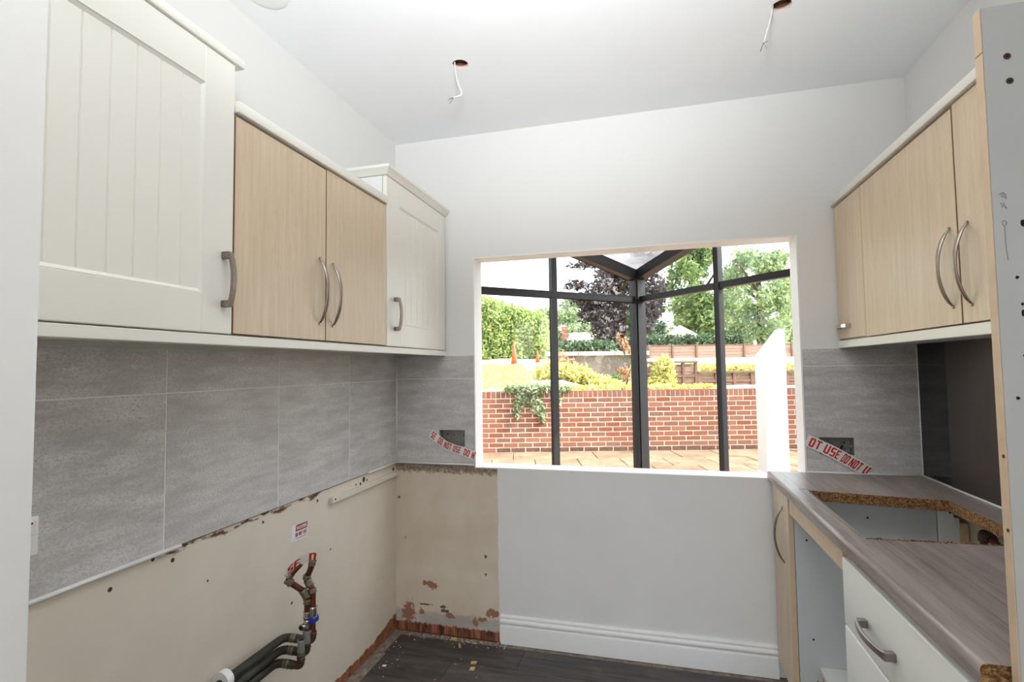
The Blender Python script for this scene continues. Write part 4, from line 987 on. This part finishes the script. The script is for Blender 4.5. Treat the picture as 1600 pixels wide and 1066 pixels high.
# stepped timber retaining wall
u = gthing('timber_wall', 4.3, 11, .9, 'stepped pinkish timber retaining wall behind the brick wall', 'wall')
def tw(s0, s1, top, n):
    st = (s1-s0)/n
    for k in range(n):
        for r in range(4):
            h_ = (top-.07)/4; gpart('board', bx(s0+k*st+.03, s0+(k+1)*st-.03, .02, .06, r*h_+.004, (r+1)*h_-.004, bev=.004), M['timber'], u)
    for k in range(n+1): gpart('post', bx(s0+k*st-.03, s0+k*st+.03, -.02, .07, -.2, top, bev=.006), M['timber_post'], u)
    gpart('cap_rail', bx(s0-.03, s1+.03, -.04, .09, top, top+.045, bev=.006), M['timber_post'], u); gpart('rail', bx(s0, s1, -.012, .018, top*.5-.03, top*.5+.03), M['timber_post'], u)
tw(-1.75, -.43, .54, 5); tw(-.37, 2.6, .32, 8)
# back fence
u = gthing('panel_fence', 9.5, 24, 1.55, 'long pinkish timber panel fence under the trees', 'fence')
for k in range(11):
    x_ = -4.3+1.1*k; gpart('post', bx(x_-.045, x_+.045, -.05, .06, -.2, .80, bev=.006), M['timber_post'], u)
    for r in range(5): gpart('board', bx(x_+.05, x_+1.05, 0, .03, .02+r*.145, .155+r*.145, bev=.004), M['timber'], u)
    gpart('top_rail', bx(x_+.046, x_+1.054, -.03, .05, .75, .785, bev=.004), M['timber_post'], u)
# border plants
def shrub(s, D, z, label, n, cs, size, mat, stems=4, h=.3, name='shrub', group=None):
    b = B()
    for k in range(stems):
        a = random.uniform(0, 6.3); tube(b, [(0, 0, -.05), (math.cos(a)*h*.3, math.sin(a)*h*.3, h*.6), (math.cos(a)*h*.5, math.sin(a)*h*.5, h*random.uniform(.9, 1.2))], [.012, .008, .004], 5)
    return plant(name, s, D, z, label, 'shrub', n, cs, size, mat, stems=b, group=group)
shrub(1.35, 10.6, 1.02, 'yellow-green mounded bush in front of the grey wall', 5200, [(-.45, 0, .22, .42, .35, .26), (-.1, 0, .2, .4, .35, .2), (.3, 0, .08, .35, .3, .12), (.55, 0, .03, .3, .3, .07)], .045, M['leaf_yellow'], 6)
shrub(1.35, 11.6, 1.15, 'pale dry shrub rising at the left of grey wall', 700, [(-.25, 0, .42, .14, .12, .16), (-.05, 0, .3, .16, .12, .12), (.2, 0, .12, .15, .1, .12)], .035, M['dead'], 9, .5)
shrub(2.47, 11.5, .95, 'small dry twiggy shrub against the grey wall', 260, [(0, 0, .25, .16, .1, .2)], .03, M['dead'], 8, .42)
shrub(2.92, 11.5, .95, 'small dry shrub beside the corner post', 220, [(0, 0, .2, .12, .1, .16)], .03, M['dead'], 7, .34)
shrub(2.2, 11.0, .98, 'little green shrub between bush and dry twigs', 320, [(0, 0, .12, .12, .1, .12)], .035, M['leaf'], 4, .2)
shrub(3.1, 10.7, .95, 'sunlit yellow-green shrub right of the corner post', 2200, [(0, 0, .32, .22, .2, .28), (-.05, 0, .12, .28, .2, .14)], .045, M['leaf_yellow'], 5, .4)
shrub(2.78, 12.86, 1.72, 'tall rusty dead plant above the grey wall coping', 300, [(-.14, 0, .38, .05, .04, .14), (0, 0, .2, .09, .05, .16), (.12, 0, .04, .06, .04, .08)], .035, M['dead'], 7, .4)
shrub(4.95, 11.5, 1.22, 'low bright green planting above the stepped timber wall', 4200, [(-1.0+.3*k, 0, .08, .24, .25, .11) for k in range(9)], .04, M['leaf_yellow'], 4, .15)
shrub(9.5, 23.3, 1.5, 'strip of sunlit planting along the foot of the fence', 3500, [(-3.3+.55*k, 0, .06, .42, .2, .08) for k in range(14)], .06, M['leaf_yellow'], 3, .1)
shrub(1.9, 8.75, .95, 'low yellow edging plants behind the brick wall', 4600, [(-.9+.28*k, 0, .06, .22, .2, .07) for k in range(9)], .03, M['leaf_yellow'], 4, .1)
iv = [(-.28, -.10, .03, .16, .10, .07), (0, -.1, .02, .2, .12, .09), (.28, -.10, .04, .2, .12, .07), (.5, -.08, .02, .14, .1, .05), (-.14, -.14, -.12, .10, .05, .12), (-.22, -.13, -.28, .045, .04, .14), (.08, -.14, -.2, .09, .05, .14), (.16, -.13, -.36, .05, .04, .14), (.4, -.13, -.12, .06, .05, .12)]
shrub(.28, 8.2, 1.03, 'trailing variegated plant spilling over the brick wall', 2600, iv, .035, M['leaf_ivy'], 5, .12, name='trailing_plant')
# houses beyond
def house(s, D, z, w_, h_, rh, hip, label, chim=None):
    u = gthing('house', s, D, z, label, 'house'); gpart('wall', bx(-w_/2+.3, w_/2-.3, 0, 6, -2, h_), M['far_wall'], u)
    b = B(); e = [(-w_/2, -.4), (w_/2, -.4), (w_/2, 6.4), (-w_/2, 6.4)]; lo = [b.verts.new((x_, y_, h_)) for x_, y_ in e]; rg = [b.verts.new((-w_/2+hip, 3, h_+rh)), b.verts.new((w_/2-hip, 3, h_+rh))]
    b.faces.new((lo[0], lo[1], rg[1], rg[0])); b.faces.new((lo[2], lo[3], rg[0], rg[1])); b.faces.new((lo[1], lo[2], rg[1])); b.faces.new((lo[3], lo[0], rg[0])); b.faces.new(lo); gpart('roof', b, M['roof'], u)
    if chim: c_ = gpart('chimney', bx(chim-.45, chim+.45, 1.5, 2.4, h_+.2, h_+rh+.9), M['chimney'], u); gpart('chimney_pot', bx(chim-.15, chim+.15, 1.8, 2.1, h_+rh+.9, h_+rh+1.2), M['coping'], c_)
house(12.2, 90, 3.6, 7.6, 1.2, 2.7, 2.4, 'distant bungalow with pale tiled hip roof and chimney', -2.9)
house(22.3, 66, 2.4, 7.2, 1.6, 2.7, 3.5, 'distant pale pointed roof right of the corner post')
# white pillar added in place of a bright reflection in the right-hand glass
u = gthing('reflection_pillar', 3.02, 6.0, .088, 'white pillar with sloping top, added to stand for a bright reflection, right', 'pillar')
b = B(); q = bmesh.new(); bmesh.ops.create_cube(q, size=1)
for v in q.verts: v.co = Vector((.13*(1 if v.co.x > 0 else -1), .11+.22*v.co.y, 0 if v.co.z < 0 else (1.72 if v.co.x > 0 else 1.40)))
bmesh.ops.bevel(q, geom=list(q.edges), offset=.006, segments=1, affect='EDGES'); merge(b, q); gpart('shaft', b, M['reflection_white'], u)
gpart('foot', bx(-.15, .15, -.02, .24, 0, .06, bev=.01), M['reflection_white'], u)
